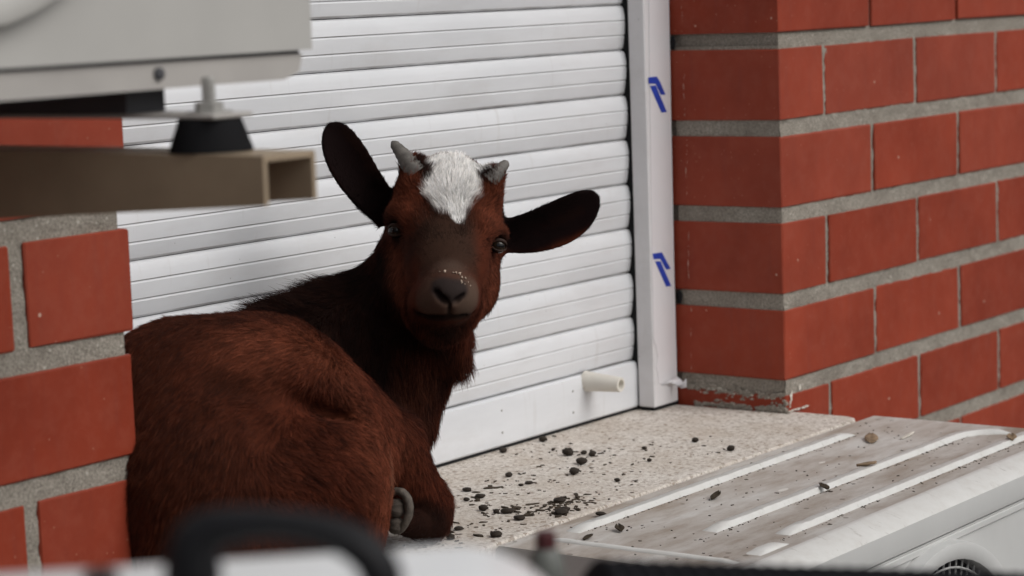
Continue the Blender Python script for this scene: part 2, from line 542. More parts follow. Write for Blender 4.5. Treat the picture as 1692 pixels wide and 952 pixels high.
# the slab: inside the opening it is as wide as the opening, outside it laps past the corners
pts = [(-W + 0.004, y1), (-W + 0.004, 0.0), (x0, -0.0015)]
pts += [(x0 + r - r * math.cos(a), y0 + r - r * math.sin(a)) for a in [0.0, 0.4, 0.8, 1.2, 1.57]]
pts += [(x1 - r + r * math.sin(a), y0 + r - r * math.cos(a)) for a in [0.0, 0.4, 0.8, 1.2, 1.57]]
pts += [(x1, -0.0015), (-0.0035, -0.0015), (-0.0035, y1)]
vb = [bm.verts.new((x, y, SILL - 0.07)) for x, y in pts]
vt = [bm.verts.new((x, y, SILL)) for x, y in pts]
n = len(pts)
bm.faces.new(vt[::-1]); bm.faces.new(vb)
for i in range(n):
    bm.faces.new((vb[i], vt[i], vt[(i + 1) % n], vb[(i + 1) % n]))
bmesh.ops.recalc_face_normals(bm, faces=bm.faces)
es = [e for e in bm.edges if all(abs(v.co.z - SILL) < 1e-6 for v in e.verts)]
bmesh.ops.bevel(bm, geom=es, offset=0.0022, segments=2, affect='EDGES', profile=0.5)
o = link('slab', bm_mesh('slab', bm), M['sill'], sill)

# ------------------------------------------------------------------ roller shutter
YS = 0.1842
SLAT = 0.0553
shutter = empty('roller_shutter', (-W / 2, YS, SILL + 0.003), 'closed white roller shutter of horizontal ribbed slats behind the goat', 'roller shutter')
# slat section (y, z) from bottom to top, z 0..SLAT
sec = [(0.0050, 0.0004), (0.0030, 0.0022), (0.0014, 0.0070), (0.0002, 0.0145), (-0.0002, 0.0162), (0.0009, 0.0187), (-0.0006, 0.0190),
       (-0.0014, 0.0260), (-0.0017, 0.0325), (-0.0018, 0.0342), (-0.0006, 0.0367), (-0.0021, 0.0370), (-0.0014, 0.0440), (0.0002, 0.0510), (0.0016, 0.0534), (0.0050, 0.0549)]
XS0, XS1 = -W - 0.03, -0.0570
def slat_mesh():
    nseg = 14
    vs, fs = [], []
    for i in range(nseg + 1):
        x = XS0 + (XS1 - XS0) * i / nseg
        for y, z in sec: vs.append((x, y, z))
        for y, z in reversed(sec): vs.append((x, 0.0075, z))
    m = 2 * len(sec)
    for i in range(nseg):
        for j in range(m):
            a, b = i * m + j, i * m + (j + 1) % m
            fs.append((a, b, b + m, a + m))
    fs.append(tuple(range(m))[::-1]); fs.append(tuple(range(nseg * m, nseg * m + m)))
    me = mesh_py('slat', vs, fs)
    bm = bmesh.new(); bm.from_mesh(me); bmesh.ops.recalc_face_normals(bm, faces=bm.faces); bm.to_mesh(me); bm.free()
    me.materials.append(M['shutter'])
    sharp(me, 28)
    return me
slat_me = slat_mesh()
BAR_TOP = -0.4017
NSL = 17
for i in range(NSL):
    o = bpy.data.objects.new('slat', slat_me)
    o.location = (0, YS + random.uniform(-0.0004, 0.0004), BAR_TOP + i * SLAT)
    o.rotation_euler = (random.uniform(-1, 1) * 0.006, 0, 0)
    col.objects.link(o)
    put_under(o, shutter)
# bottom bar
bm = bmesh.new()
bar_sec = [(0.008, SILL + 0.004), (-0.003, SILL + 0.004), (-0.0045, SILL + 0.006), (-0.0050, -0.412), (-0.0035, -0.4045), (0.0, BAR_TOP - 0.0006), (0.008, BAR_TOP - 0.0006)]
a = [bm.verts.new((XS0, YS + y, z)) for y, z in bar_sec]; b = [bm.verts.new((XS1, YS + y, z)) for y, z in bar_sec]
m = len(bar_sec)
for j in range(m): bm.faces.new((a[j], a[(j + 1) % m], b[(j + 1) % m], b[j]))
bm.faces.new(a); bm.faces.new(b)
bmesh.ops.recalc_face_normals(bm, faces=bm.faces)
bar = link('bottom_bar', bm_mesh('bottom_bar', bm), M['bar'], shutter)
sharp(bar.data, 30)
box('seal_strip', (XS0, YS - 0.0025, SILL + 0.0006), (XS1, YS + 0.006, SILL + 0.0037), M['black'], shutter)
for sx in (-0.20, -0.345, -0.53):
    for z in (-0.418, -0.444):
        lathe('rivet', [(0.0013, 0), (0.0013, 0.0006)], frame((sx, YS - 0.0049, z), (0, -1, 0)), M['steel'], bar, 8, False)
# rubber stop on the bottom bar
stop = lathe('end_stop', [(0.0130, 0), (0.0122, 0.004), (0.0108, 0.022), (0.0092, 0.0485), (0.0086, 0.0505), (0.0060, 0.0505), (0.0054, 0.042), (0.0, 0.042)],
             frame((-0.1675, 0.1822, -0.4111), (0.03, -1, -0.02)), M['cream'], bar, 24, True, True, False)

# guide rails: front faces, inner faces, black strips standing in for the slot's shadow
def rail(xa, xb, inner):
    r = box('guide_rail', (xa, 0.154, SILL + 0.0045), (xb, 0.1775, 0.56), M['rail'], shutter, 0.0016, 2)
    return r
rail_r = rail(-0.0588, -0.0035, -1)
rail_l = rail(-W + 0.0035, -W + 0.0588, 1)
box('rail_web', (-0.0505, 0.1778, SILL + 0.004), (-0.0035, 0.205, 0.56), M['black'], shutter)
box('rail_web', (-W + 0.0035, 0.1778, SILL + 0.004), (-W + 0.0505, 0.205, 0.56), M['black'], shutter)
box('slot_shade', (-0.0565, 0.1780, SILL + 0.002), (-0.0510, 0.204, 0.56), M['black'], shutter)  # black strip in place of the shadow in the slat slot
box('slot_shade', (-W + 0.0510, 0.1780, SILL + 0.002), (-W + 0.0594, 0.204, 0.56), M['black'], shutter)
box('window_back', (-W - 0.05, 0.212, SILL - 0.01), (0.05, 0.225, 0.56), M['shade'], shutter)
box('rail_foot', (-0.0575, 0.1555, SILL + 0.0004), (-0.0005, 0.1745, SILL + 0.0044), M['black'], shutter)

# protective film on the right rail, torn near the bottom
yf = 0.1536
film_px = [(-0.0462, 0.1536, 0.0899), (-0.0007, 0.1536, 0.0893), (-0.0081, 0.1536, -0.4243), (-0.0088, 0.1536, -0.4365), (-0.0215, 0.1536, -0.4346), (-0.0326, 0.1536, -0.429), (-0.0412, 0.1536, -0.4323), (-0.0495, 0.1536, -0.4295),
           (-0.0503, 0.1536, -0.4179), (-0.054, 0.1536, -0.4082), (-0.0492, 0.1536, -0.3967), (-0.0527, 0.1536, -0.3824), (-0.0577, 0.1536, -0.3726), (-0.0543, 0.1536, -0.1992)]
def prism_y(name, poly, y, th, mat, parent):
    vs = [(p[0], y, p[2]) for p in poly] + [(p[0], y + th, p[2]) for p in poly]
    n = len(poly)
    fs = [tuple(range(n)), tuple(range(2 * n - 1, n - 1, -1))] + [(i, i + n, (i + 1) % n + n, (i + 1) % n) for i in range(n)]
    me = mesh_py(name, vs, fs)
    bm = bmesh.new(); bm.from_mesh(me); bmesh.ops.recalc_face_normals(bm, faces=bm.faces); bm.to_mesh(me); bm.free()
    return link(name, me, mat, parent)
prism_y('protective_film', film_px, 0.1532, 0.0006, M['film'], rail_r)
for poly in ([(-0.0535, 0.1528, -0.0486), (-0.0347, 0.1528, -0.0484), (-0.0271, 0.1528, -0.0559), (-0.0162, 0.1528, -0.0715), (-0.0261, 0.1528, -0.0715), (-0.0376, 0.1528, -0.0573), (-0.0532, 0.1528, -0.0561)],
             [(-0.0509, 0.1528, -0.0591), (-0.0377, 0.1528, -0.0592), (-0.0138, 0.1528, -0.0935), (-0.0261, 0.1528, -0.0934)],
             [(-0.0556, 0.1528, -0.2663), (-0.0344, 0.1528, -0.2668), (-0.0306, 0.1528, -0.271), (-0.0149, 0.1528, -0.2896), (-0.0253, 0.1528, -0.2894), (-0.0379, 0.1528, -0.2746), (-0.0533, 0.1528, -0.2735)],
             [(-0.0504, 0.1528, -0.2763), (-0.0381, 0.1528, -0.2774), (-0.0146, 0.1528, -0.3115), (-0.0264, 0.1528, -0.3107)]):
    prism_y('printed_mark', poly, 0.1527, 0.0004, M['blue'], rail_r)
# the curled torn flap of film
vs, fs = [], []
fa = [Vector(p) for p in ((-0.0422, 0.153, -0.4329), (-0.0299, 0.15, -0.4323), (-0.0207, 0.146, -0.4342), (-0.0272, 0.134, -0.4385), (-0.0303, 0.124, -0.4358))]
fbt = [Vector(p) for p in ((-0.0368, 0.1528, -0.4314), (-0.0261, 0.1505, -0.429), (-0.0144, 0.147, -0.426), (-0.018, 0.136, -0.4324), (-0.028, 0.126, -0.4256))]
for p_, q_ in zip(fa, fbt): vs += [p_, q_, p_ + Vector((0, 0.0008, 0)), q_ + Vector((0, 0.0008, 0))]
for i in range(4):
    a, b = i * 4, i * 4 + 4
    fs += [(a, b, b + 1, a + 1), (a + 2, a + 3, b + 3, b + 2), (a, a + 2, b + 2, b), (a + 1, b + 1, b + 3, a + 3)]
fs += [(0, 1, 3, 2), (16, 18, 19, 17)]
o = link('torn_flap', mesh_py('torn_flap', vs, fs), M['film'], rail_r, True)

# ------------------------------------------------------------------ air conditioner below the sill
def ring_mesh(bm, c, r_out, r_in, y0, y1, n=56):
    """ring whose axis is Y"""
    prof = [(r_out, y0), (r_out - 0.003, y1 + 0.001), (r_out - 0.006, y1), (r_in + 0.004, y1), (r_in, y1 + 0.002), (r_in, y0)]
    rings = [[bm.verts.new((c[0] + r * math.cos(2 * math.pi * k / n), y, c[1] + r * math.sin(2 * math.pi * k / n))) for k in range(n)] for r, y in prof]
    m = len(prof)
    for i in range(m):
        a, b = rings[i], rings[(i + 1) % m]
        for k in range(n): bm.faces.new((a[k], a[(k + 1) % n], b[(k + 1) % n], b[k]))
    bmesh.ops.recalc_face_normals(bm, faces=bm.faces)

def front_with_hole(name, x0, x1, z0, z1, yf, yb, c, r, mat, parent, n=56):
    """front panel with a round opening for the fan"""
    bm = bmesh.new()
    def boundary(t):
        dx, dz = math.cos(t), math.sin(t)
        sx = ((x1 if dx > 0 else x0) - c[0]) / dx if abs(dx) > 1e-9 else 1e9
        sz = ((z1 if dz > 0 else z0) - c[1]) / dz if abs(dz) > 1e-9 else 1e9
        s = min(sx, sz)
        return c[0] + dx * s, c[1] + dz * s
    ang = sorted(set([2 * math.pi * k / n for k in range(n)] + [math.atan2(z - c[1], x - c[0]) % (2 * math.pi) for x in (x0, x1) for z in (z0, z1)]))
    loops = []
    for y in (yf, yb):
        inner = [bm.verts.new((c[0] + r * math.cos(t), y, c[1] + r * math.sin(t))) for t in ang]
        outer = [bm.verts.new((*[(boundary(t)[0]), y, boundary(t)[1]],)) for t in ang]
        loops.append((inner, outer))
    m = len(ang)
    for k in range(m):
        k2 = (k + 1) % m
        for (i_, o_) in loops: bm.faces.new((i_[k], i_[k2], o_[k2], o_[k]))
        bm.faces.new((loops[0][0][k], loops[0][0][k2], loops[1][0][k2], loops[1][0][k]))
        bm.faces.new((loops[0][1][k], loops[0][1][k2], loops[1][1][k2], loops[1][1][k]))
    bmesh.ops.recalc_face_normals(bm, faces=bm.faces)
    return link(name, bm_mesh(name, bm), mat, parent)

def fan_grille(parent, c, r, yf, mat, mat_dark):
    """guard of rings and radial wires with the fan behind it"""
    gr = empty_part('fan_grille', parent)
    bm = bmesh.new()
    ring_mesh(bm, c, r * 1.10, r * 0.985, yf + 0.012, yf - 0.010)
    o = link('grille_ring', bm_mesh('grille_ring', bm), mat, gr, True); sharp(o.data, 40)
    bm = bmesh.new()
    for rr in [r * f for f in (0.25, 0.5, 0.75, 0.93)]:
        prof = [(rr + 0.0014, yf), (rr, yf - 0.0014), (rr - 0.0014, yf), (rr, yf + 0.0014)]
        n = 48
        rings = [[bm.verts.new((c[0] + q * math.cos(2 * math.pi * k / n), y, c[1] + q * math.sin(2 * math.pi * k / n))) for k in range(n)] for q, y in prof]
        for i in range(4):
            for k in range(n): bm.faces.new((rings[i][k], rings[i][(k + 1) % n], rings[(i + 1) % 4][(k + 1) % n], rings[(i + 1) % 4][k]))
    for k in range(72):
        t = 2 * math.pi * k / 72
        p = Vector((c[0] + r * 0.15 * math.cos(t), yf + 0.001, c[1] + r * 0.15 * math.sin(t)))
        q = Vector((c[0] + r * math.cos(t + 0.18), yf + 0.004, c[1] + r * math.sin(t + 0.18)))
        mtx = frame(p, q - p, (0, 1, 0))
        bm_lathe(bm, [(0.0012, 0), (0.0012, (q - p).length)], mtx, 5)
    bmesh.ops.recalc_face_normals(bm, faces=bm.faces)
    o = link('guard_wires', bm_mesh('guard_wires', bm), mat, gr)
    tag(o, kind='stuff')
    bm = bmesh.new()
    mtx = frame((c[0], yf + 0.09, c[1]), (0, -1, 0))
    bm_lathe(bm, [(0.035, 0), (0.035, 0.03), (0.02, 0.045), (0.001, 0.047)], mtx, 24)
    for b_ in range(3):
        t0 = b_ * 2.094 + 0.4
        grid = []
        for i in range(6):
            rr = 0.03 + (r * 0.93 - 0.03) * i / 5
            grid.append([bm.verts.new((c[0] + rr * math.cos(t0 + (j - 2) * 0.26), yf + 0.075 + (j - 2) * 0.011, c[1] + rr * math.sin(t0 + (j - 2) * 0.26))) for j in range(5)])
        for i in range(5):
            for j in range(4): bm.faces.new((grid[i][j], grid[i][j + 1], grid[i + 1][j + 1], grid[i + 1][j]))
    o = link('fan_blades', bm_mesh('fan_blades', bm), mat_dark, gr)
    md = o.modifiers.new('thick', 'SOLIDIFY'); md.thickness = 0.003
    o = lathe('fan_shroud', [(r * 0.99, 0.013), (r * 0.99, 0.15), (0.0005, 0.15)], frame((c[0], yf, c[1]), (0, 1, 0)), mat_dark, gr, 48, True, False, False)

def empty_part(name, parent):
    o = bpy.data.objects.new(name, None)
    o.empty_display_size = 0.03
    col.objects.link(o)
    o.parent = parent
    return o

TOP = -0.4655
AX0, AX1, AY0, AY1, ABOT = -0.735, 0.036, -0.385, -0.0975, -1.02
ac = empty('air_conditioner', ((AX0 + AX1) / 2, (AY0 + AY1) / 2, ABOT), 'dusty white outdoor air conditioner with ribbed lid in front of the sill', 'air conditioner')
# lid with rolled front edge
bm = bmesh.new()
lid_sec = [(AY1, TOP - 0.035), (AY1, TOP - 0.004), (AY1 - 0.004, TOP), (-0.352, TOP), (-0.356, TOP + 0.0016), (-0.362, TOP + 0.0012), (-0.3825, TOP - 0.0060), (-0.3875, TOP - 0.0105),
           (-0.3885, TOP - 0.030), (-0.3865, TOP - 0.036), (-0.380, TOP - 0.036)]
nx = 40
rows = []
for i in range(nx + 1):
    x = AX0 + (AX1 - AX0) * i / nx
    rows.append([bm.verts.new((x, y, z)) for y, z in lid_sec])
for i in range(nx):
    for j in range(len(lid_sec) - 1):
        bm.faces.new((rows[i][j], rows[i][j + 1], rows[i + 1][j + 1], rows[i + 1][j]))
bm.faces.new(rows[0]); bm.faces.new(rows[-1])
bmesh.ops.recalc_face_normals(bm, faces=bm.faces)
lid = link('lid', bm_mesh('lid', bm), M['lid'], ac); sharp(lid.data, 26)
lid.data.materials.append(M['case2'])
lid.data.materials.append(M['rib'])
for p_ in lid.data.polygons:
    if p_.center.y < -0.3870 or p_.center.z < TOP - 0.011: p_.material_index = 1
    elif p_.center.y < -0.353: p_.material_index = 2

def rib(path, w=0.0185, h=0.0052):
    """pressed rib along a path on the lid: gentle rear slope, steep front, sloping ends, small dents"""
    bm = bmesh.new()
    path = [Vector((p[0], p[1], 0)) for p in path]
    ds = [0]
    for a, b in zip(path, path[1:]): ds.append(ds[-1] + (b - a).length)
    n = 48
    prev = None
    for i in range(n + 1):
        d = ds[-1] * i / n
        k = max(0, min(len(path) - 2, next((m for m in range(len(ds) - 1) if ds[m + 1] >= d), len(path) - 2)))
        f = (d - ds[k]) / max(1e-6, ds[k + 1] - ds[k])
        p = path[k].lerp(path[k + 1], f)
        tg = (path[min(k + 2, len(path) - 1)] - path[max(k - 1, 0)]).normalized()
        sd = Vector((-tg.y, tg.x, 0))
        e = min(1.0, min(d, ds[-1] - d) / 0.016)
        jit = noise.noise(Vector((p.x * 70, p.y * 50, 0))) * 0.0006
        pr = [(w * 0.5, -0.0005), (w * 0.25, h * e * 0.9 + jit), (-w * 0.30, h * e + jit), (-w * 0.46, h * e * 0.3), (-w * 0.5, -0.0005)]
        cur = [bm.verts.new((p.x + sd.x * s_, p.y + sd.y * s_, TOP + z)) for s_, z in pr]
        if prev:
            for j in range(4): bm.faces.new((prev[j], prev[j + 1], cur[j + 1], cur[j]))
        prev = cur
    bmesh.ops.recalc_face_normals(bm, faces=bm.faces)
    o = link('rib', bm_mesh('rib', bm), M['rib'], lid)
    sharp(o.data, 50)
rib([(-0.655, -0.132), (-0.40, -0.132), (-0.085, -0.132)])
rib([(-0.592, -0.250), (-0.30, -0.250), (-0.055, -0.250), (-0.035, -0.253), (-0.018, -0.262), (-0.004, -0.278), (0.002, -0.296)])
rib([(-0.570, -0.319), (-0.30, -0.319), (0.018, -0.319)])
rib([(-0.655, -0.335), (-0.63, -0.335), (-0.60, -0.335)], 0.02, 0.003)
rib([(-0.690, -0.125), (-0.689, -0.22), (-0.688, -0.34)], 0.012, 0.0022)
body = front_with_hole('front_panel', AX0 + 0.004, AX1 - 0.004, ABOT + 0.01, TOP - 0.0385, -0.3835, -0.3775, (-0.372, -0.700), 0.180, M['case2'], ac)
box('panel_lip', (AX0 + 0.006, -0.3865, TOP - 0.0475), (AX1 - 0.006, -0.3838, TOP - 0.0400), M['case2'], ac, 0.001)
box('side_panel', (AX0 + 0.003, -0.3772, ABOT + 0.01), (AX0 + 0.006, AY1 - 0.002, TOP - 0.0365), M['case2'], ac)
box('side_panel', (AX1 - 0.006, -0.3772, ABOT + 0.01), (AX1 - 0.003, AY1 - 0.002, TOP - 0.0365), M['case2'], ac)
box('rear_coil', (AX0 + 0.008, AY1 - 0.012, ABOT + 0.01), (AX1 - 0.008, AY1 - 0.003, TOP - 0.0365), M['shade'], ac)
box('base_pan', (AX0, -0.386, ABOT), (AX1, AY1, ABOT + 0.009), M['case2'], ac, 0.002)
box('service_cover', (-0.135, -0.412, -0.80), (-0.02, -0.3838, TOP - 0.058), M['case2'], ac, 0.012, 4, True)
fan_grille(ac, (-0.372, -0.700), 0.176, -0.389, M['case2'], M['shade'])

# ------------------------------------------------------------------ air conditioner high on the left
BX0, BX1, BY0, BY1, BZ0, BZ1 = -2.03, -1.276, -0.360, -0.095, 0.0095, 0.56
ac2 = empty('air_conditioner', ((BX0 + BX1) / 2, (BY0 + BY1) / 2, BZ0), 'grey outdoor air conditioner raised on rubber feet over the beige bracket arm', 'air conditioner')
front_with_hole('front_panel', BX0, BX1, 0.0292, BZ1 - 0.03, BY0, BY0 + 0.006, (-1.605, 0.238), 0.180, M['case'], ac2)
box('side_panel', (BX1 - 0.004, BY0 + 0.0065, 0.0292), (BX1 - 0.0003, BY1, BZ1 - 0.03), M['case'], ac2)
box('side_panel', (BX0 + 0.0003, BY0 + 0.0065, 0.0292), (BX0 + 0.004, BY1, BZ1 - 0.03), M['case'], ac2)
box('rear_coil', (BX0 + 0.006, BY1 - 0.012, 0.0292), (BX1 - 0.006, BY1 - 0.002, BZ1 - 0.03), M['shade'], ac2)
box('lid', (BX0 - 0.003, BY0 - 0.004, BZ1 - 0.0295), (BX1 + 0.003, BY1 + 0.003, BZ1), M['case'], ac2, 0.006, 3)
# base pan, its right end cut off at a slant
pan_pts = [(BX0 + 0.004, BZ0), (BX1 - 0.026, BZ0), (BX1 - 0.010, BZ0 + 0.005), (BX1 - 0.006, 0.0265), (BX0 + 0.004, 0.0265)]
vs = [(x, BY0 + 0.004, z) for x, z in pan_pts] + [(x, BY1 - 0.001, z) for x, z in pan_pts]
pan = link('base_pan', mesh_py('base_pan', vs, [(0, 1, 2, 3, 4), (9, 8, 7, 6, 5)] + [(i, i + 5, (i + 1) % 5 + 5, (i + 1) % 5) for i in range(5)]), M['pan'], ac2)
box('panel_gap', (BX0 + 0.006, BY0 + 0.007, 0.0263), (BX1 - 0.006, BY1 - 0.003, 0.0294), M['shade'], ac2)
lathe('screw', [(0.0042, -0.001), (0.0042, 0.0018), (0.002, 0.003)], frame((-1.4248, -0.3565, 0.0195), (0, -1, 0)), M['shade'], ac2, 12)
fan_grille(ac2, (-1.605, 0.238), 0.172, BY0 - 0.004, M['case'], M['shade'])
ARM_X0, ARM_X1 = -1.432, -1.382
def foot(x, y):
    lathe('rubber_foot', [(0.0275, -0.0315), (0.027, -0.029), (0.0205, -0.0105), (0.0195, -0.0100)], Matrix.Translation((x, y, 0.0)), M['rubber'], ac2, 32)
    lathe('bolt', [(0.0095, -0.0058), (0.0095, 0.0002), (0.0044, 0.0006), (0.0044, 0.0150), (0.0036, 0.0165)], Matrix.Translation((x, y, 0.0)), M['steel'], ac2, 6, False)
    lathe('washer', [(0.0150, -0.0068), (0.0150, -0.0056)], Matrix.Translation((x, y, 0.0)), M['steel'], ac2, 24, False)
FX, FY = -1.407, -0.383
for x in (FX, FX - 0.50):
    foot(x, FY); foot(x, -0.10)
    box('foot_rail', (x - 0.019, FY - 0.021, -0.0098), (x + 0.019, -0.075, -0.0069), M['pan'], ac2, 0.0008)
    box('rail_shade_block', (x - 0.018, BY0 + 0.034, -0.0066), (x + 0.018, -0.11, 0.0093), M['shade'], ac2)  # dark block under the unit; the underside's shade is put into its colour

def bracket(x, label):
    br = empty('wall_bracket', (x, 0, -0.09), label, 'bracket', 'brackets carrying the upper air conditioner')
    w, t = 0.025, 0.0035
    ye, yw = -0.450, -0.012
    def zb(y): return -0.0635 - (y - ye) * 0.060
    def zt(y): return -0.0325 + (y - ye) * 0.0015
    bm = bmesh.new()
    for sx in (-1, 1):
        xa, xb = (x - w, x - w + t) if sx < 0 else (x + w - t, x + w)
        v = [bm.verts.new(p) for p in [(xa, ye, zb(ye)), (xb, ye, zb(ye)), (xb, yw, zb(yw)), (xa, yw, zb(yw)), (xa, ye, zt(ye)), (xb, ye, zt(ye)), (xb, yw, zt(yw)), (xa, yw, zt(yw))]]
        for f in ((0, 1, 2, 3), (7, 6, 5, 4), (0, 4, 5, 1), (1, 5, 6, 2), (2, 6, 7, 3), (3, 7, 4, 0)): bm.faces.new([v[i] for i in f])
    v = [bm.verts.new(p) for p in [(x - w + .0003, ye + .0005, zt(ye) - t), (x + w - .0003, ye + .0005, zt(ye) - t), (x + w - .0003, yw, zt(yw) - t), (x - w + .0003, yw, zt(yw) - t),
                                   (x - w + .0003, ye + .0005, zt(ye) + .0004), (x + w - .0003, ye + .0005, zt(ye) + .0004), (x + w - .0003, yw, zt(yw) + .0004), (x - w + .0003, yw, zt(yw) + .0004)]]
    for f in ((0, 1, 2, 3), (7, 6, 5, 4), (0, 4, 5, 1), (1, 5, 6, 2), (2, 6, 7, 3), (3, 7, 4, 0)): bm.faces.new([v[i] for i in f])
    bmesh.ops.recalc_face_normals(bm, faces=bm.faces)
    link('arm', bm_mesh('arm', bm), M['beige'], br)
    box('wall_plate', (x - 0.03, -0.0115, -0.32), (x + 0.03, -0.002, 0.05), M['beige'], br, 0.001)
    return br
bracket(-1.407, 'beige channel bracket arm with open end under the black rubber foot')
bracket(-1.907, 'beige bracket arm hidden further left under the same unit')

def lower_bracket(x, label):
    br = empty('wall_bracket', (x, 0, ABOT - 0.1), label, 'bracket', 'brackets carrying the lower air conditioner')
    box('arm', (x - 0.02, -0.42, ABOT - 0.045), (x + 0.02, -0.012, ABOT - 0.001), M['beige'], br, 0.002)
    box('wall_plate', (x - 0.03, -0.0115, ABOT - 0.30), (x + 0.03, -0.002, ABOT + 0.10), M['beige'], br, 0.001)
lower_bracket(-0.60, 'beige bracket arm under the left end of the lower air conditioner')
lower_bracket(-0.10, 'beige bracket arm under the right end of the lower air conditioner')

# ------------------------------------------------------------------ goat: one continuous body from a distance field
class Field:
    def __init__(self, lo, hi, h):
        self.lo, self.h = np.array(lo, np.float32), h
        self.n = np.ceil((np.array(hi) - np.array(lo)) / h).astype(int) + 1
        self.d = np.full(self.n, 0.2, np.float32)
    def sub(self, lo, hi):
        a = np.clip(np.floor((np.array(lo) - self.lo) / self.h).astype(int), 0, self.n - 1)
        b = np.clip(np.ceil((np.array(hi) - self.lo) / self.h).astype(int) + 1, 1, self.n)
        sl = tuple(slice(i, j) for i, j in zip(a, b))
        ax = [self.lo[i] + self.h * np.arange(a[i], b[i], dtype=np.float32) for i in range(3)]
        return sl, np.meshgrid(*ax, indexing='ij', sparse=True)
    def apply(self, lo, hi, fn, k, mode='add'):
        sl, X = self.sub(lo, hi)
        e = fn(*X).astype(np.float32)
        a = self.d[sl]
        if mode == 'add':
            hh = np.maximum(k - np.abs(a - e), 0) / k
            self.d[sl] = np.minimum(a, e) - hh * hh * k * 0.25
        else:
            e = -e
            hh = np.maximum(k - np.abs(a - e), 0) / k
            self.d[sl] = np.maximum(a, e) + hh * hh * k * 0.25
    def cone(self, a, ra, b, rb, k=0.02, mode='add'):
        a, b = np.array(a, float), np.array(b, float)
        m = max(ra, rb) + k + 0.012
        ba = b - a; L2 = max(ba @ ba, 1e-9)
        def fn(x, y, z):
            t = np.clip(((x - a[0]) * ba[0] + (y - a[1]) * ba[1] + (z - a[2]) * ba[2]) / L2, 0, 1)
            return np.sqrt((x - a[0] - t * ba[0]) ** 2 + (y - a[1] - t * ba[1]) ** 2 + (z - a[2] - t * ba[2]) ** 2) - (ra + (rb - ra) * t)
        self.apply(np.minimum(a, b) - m, np.maximum(a, b) + m, fn, k, mode)
    def ball(self, c, r, k=0.02, mode='add'): self.cone(c, r, np.array(c) + 1e-5, r, k, mode)
    def ellipsoid(self, c, axes, r, k=0.02, mode='add'):
        c = np.array(c, float); A = np.array(axes, float); r = np.array(r, float)
        m = r.max() + k + 0.012
        def fn(x, y, z):
            q = [((x - c[0]) * A[i][0] + (y - c[1]) * A[i][1] + (z - c[2]) * A[i][2]) / r[i] for i in range(3)]
            k0 = np.sqrt(q[0] ** 2 + q[1] ** 2 + q[2] ** 2)
            k1 = np.sqrt((q[0] / r[0]) ** 2 + (q[1] / r[1]) ** 2 + (q[2] / r[2]) ** 2) + 1e-6
            return k0 * (k0 - 1.0) / k1
        self.apply(c - m, c + m, fn, k, mode)
    def ear(self, base, tip, w, bend, face, k=0.010, th=0.0024, cup=0.35):
        """cupped leaf: base -> tip, half width w, sideways bend, face = direction the hollow looks"""
        base, tip = np.array(base, float), np.array(tip, float)
        a = tip - base; L = np.linalg.norm(a); a /= L
        nrm = np.array(face, float); nrm -= a * (nrm @ a); nrm /= np.linalg.norm(nrm)
        b = np.cross(nrm, a)
        m = 0.055
        def fn(x, y, z):
            dx, dy, dz = x - base[0], y - base[1], z - base[2]
            s = (dx * a[0] + dy * a[1] + dz * a[2]) / L
            v = dx * b[0] + dy * b[1] + dz * b[2]
            n = dx * nrm[0] + dy * nrm[1] + dz * nrm[2]
            sc = np.clip(s, 0, 1)
            v = v - bend * 4 * sc * (1 - sc)
            half = w * np.where(sc > 0.55, np.sqrt(np.clip(1 - ((sc - 0.55) / 0.45) ** 2.4, 0.0, 1)), 1 - 0.28 * np.clip((0.55 - sc) / 0.55, 0, 1) ** 1.6)
            n = n - cup * (v * v / (w + 1e-6)) + 0.010 * (sc - 0.3) ** 2
            d1 = np.abs(n) - th
            d2 = np.abs(v) - half
            d3 = np.maximum(-s - 0.05, s - 1.0) * L
            d2 = np.maximum(d2, d3)
            o = np.sqrt(np.maximum(d1, 0) ** 2 + np.maximum(d2, 0) ** 2)
            return o + np.minimum(np.maximum(d1, d2), 0) - 0.001
        self.apply(np.minimum(base, tip) - m, np.maximum(base, tip) + m, fn, k)
    def surface(self):
        """surface nets"""
        d = self.d; s = d < 0
        nx, ny, nz = d.shape
        c = np.zeros((nx - 1, ny - 1, nz - 1), np.int8)
        corners = [(i, j, k) for i in (0, 1) for j in (0, 1) for k in (0, 1)]
        for i, j, k in corners: c += s[i:nx - 1 + i, j:ny - 1 + j, k:nz - 1 + k]
        act = (c > 0) & (c < 8)
        I = np.argwhere(act)
        idx = np.full(act.shape, -1, np.int64); idx[act] = np.arange(len(I))
        val = np.stack([d[I[:, 0] + i, I[:, 1] + j, I[:, 2] + k] for i, j, k in corners], 1)
        cc = np.array(corners, float)
        acc = np.zeros((len(I), 3)); cnt = np.zeros(len(I))
        for p in range(8):
            for q in range(p + 1, 8):
                if np.abs(cc[p] - cc[q]).sum() != 1: continue
                a, b = val[:, p], val[:, q]
                m = (a < 0) != (b < 0)
                t = np.where(m, a / np.where(m, a - b, 1), 0)
                acc += m[:, None] * (cc[p] + (cc[q] - cc[p]) * t[:, None]); cnt += m
        V = self.lo + self.h * (I + acc / cnt[:, None])
        F = []
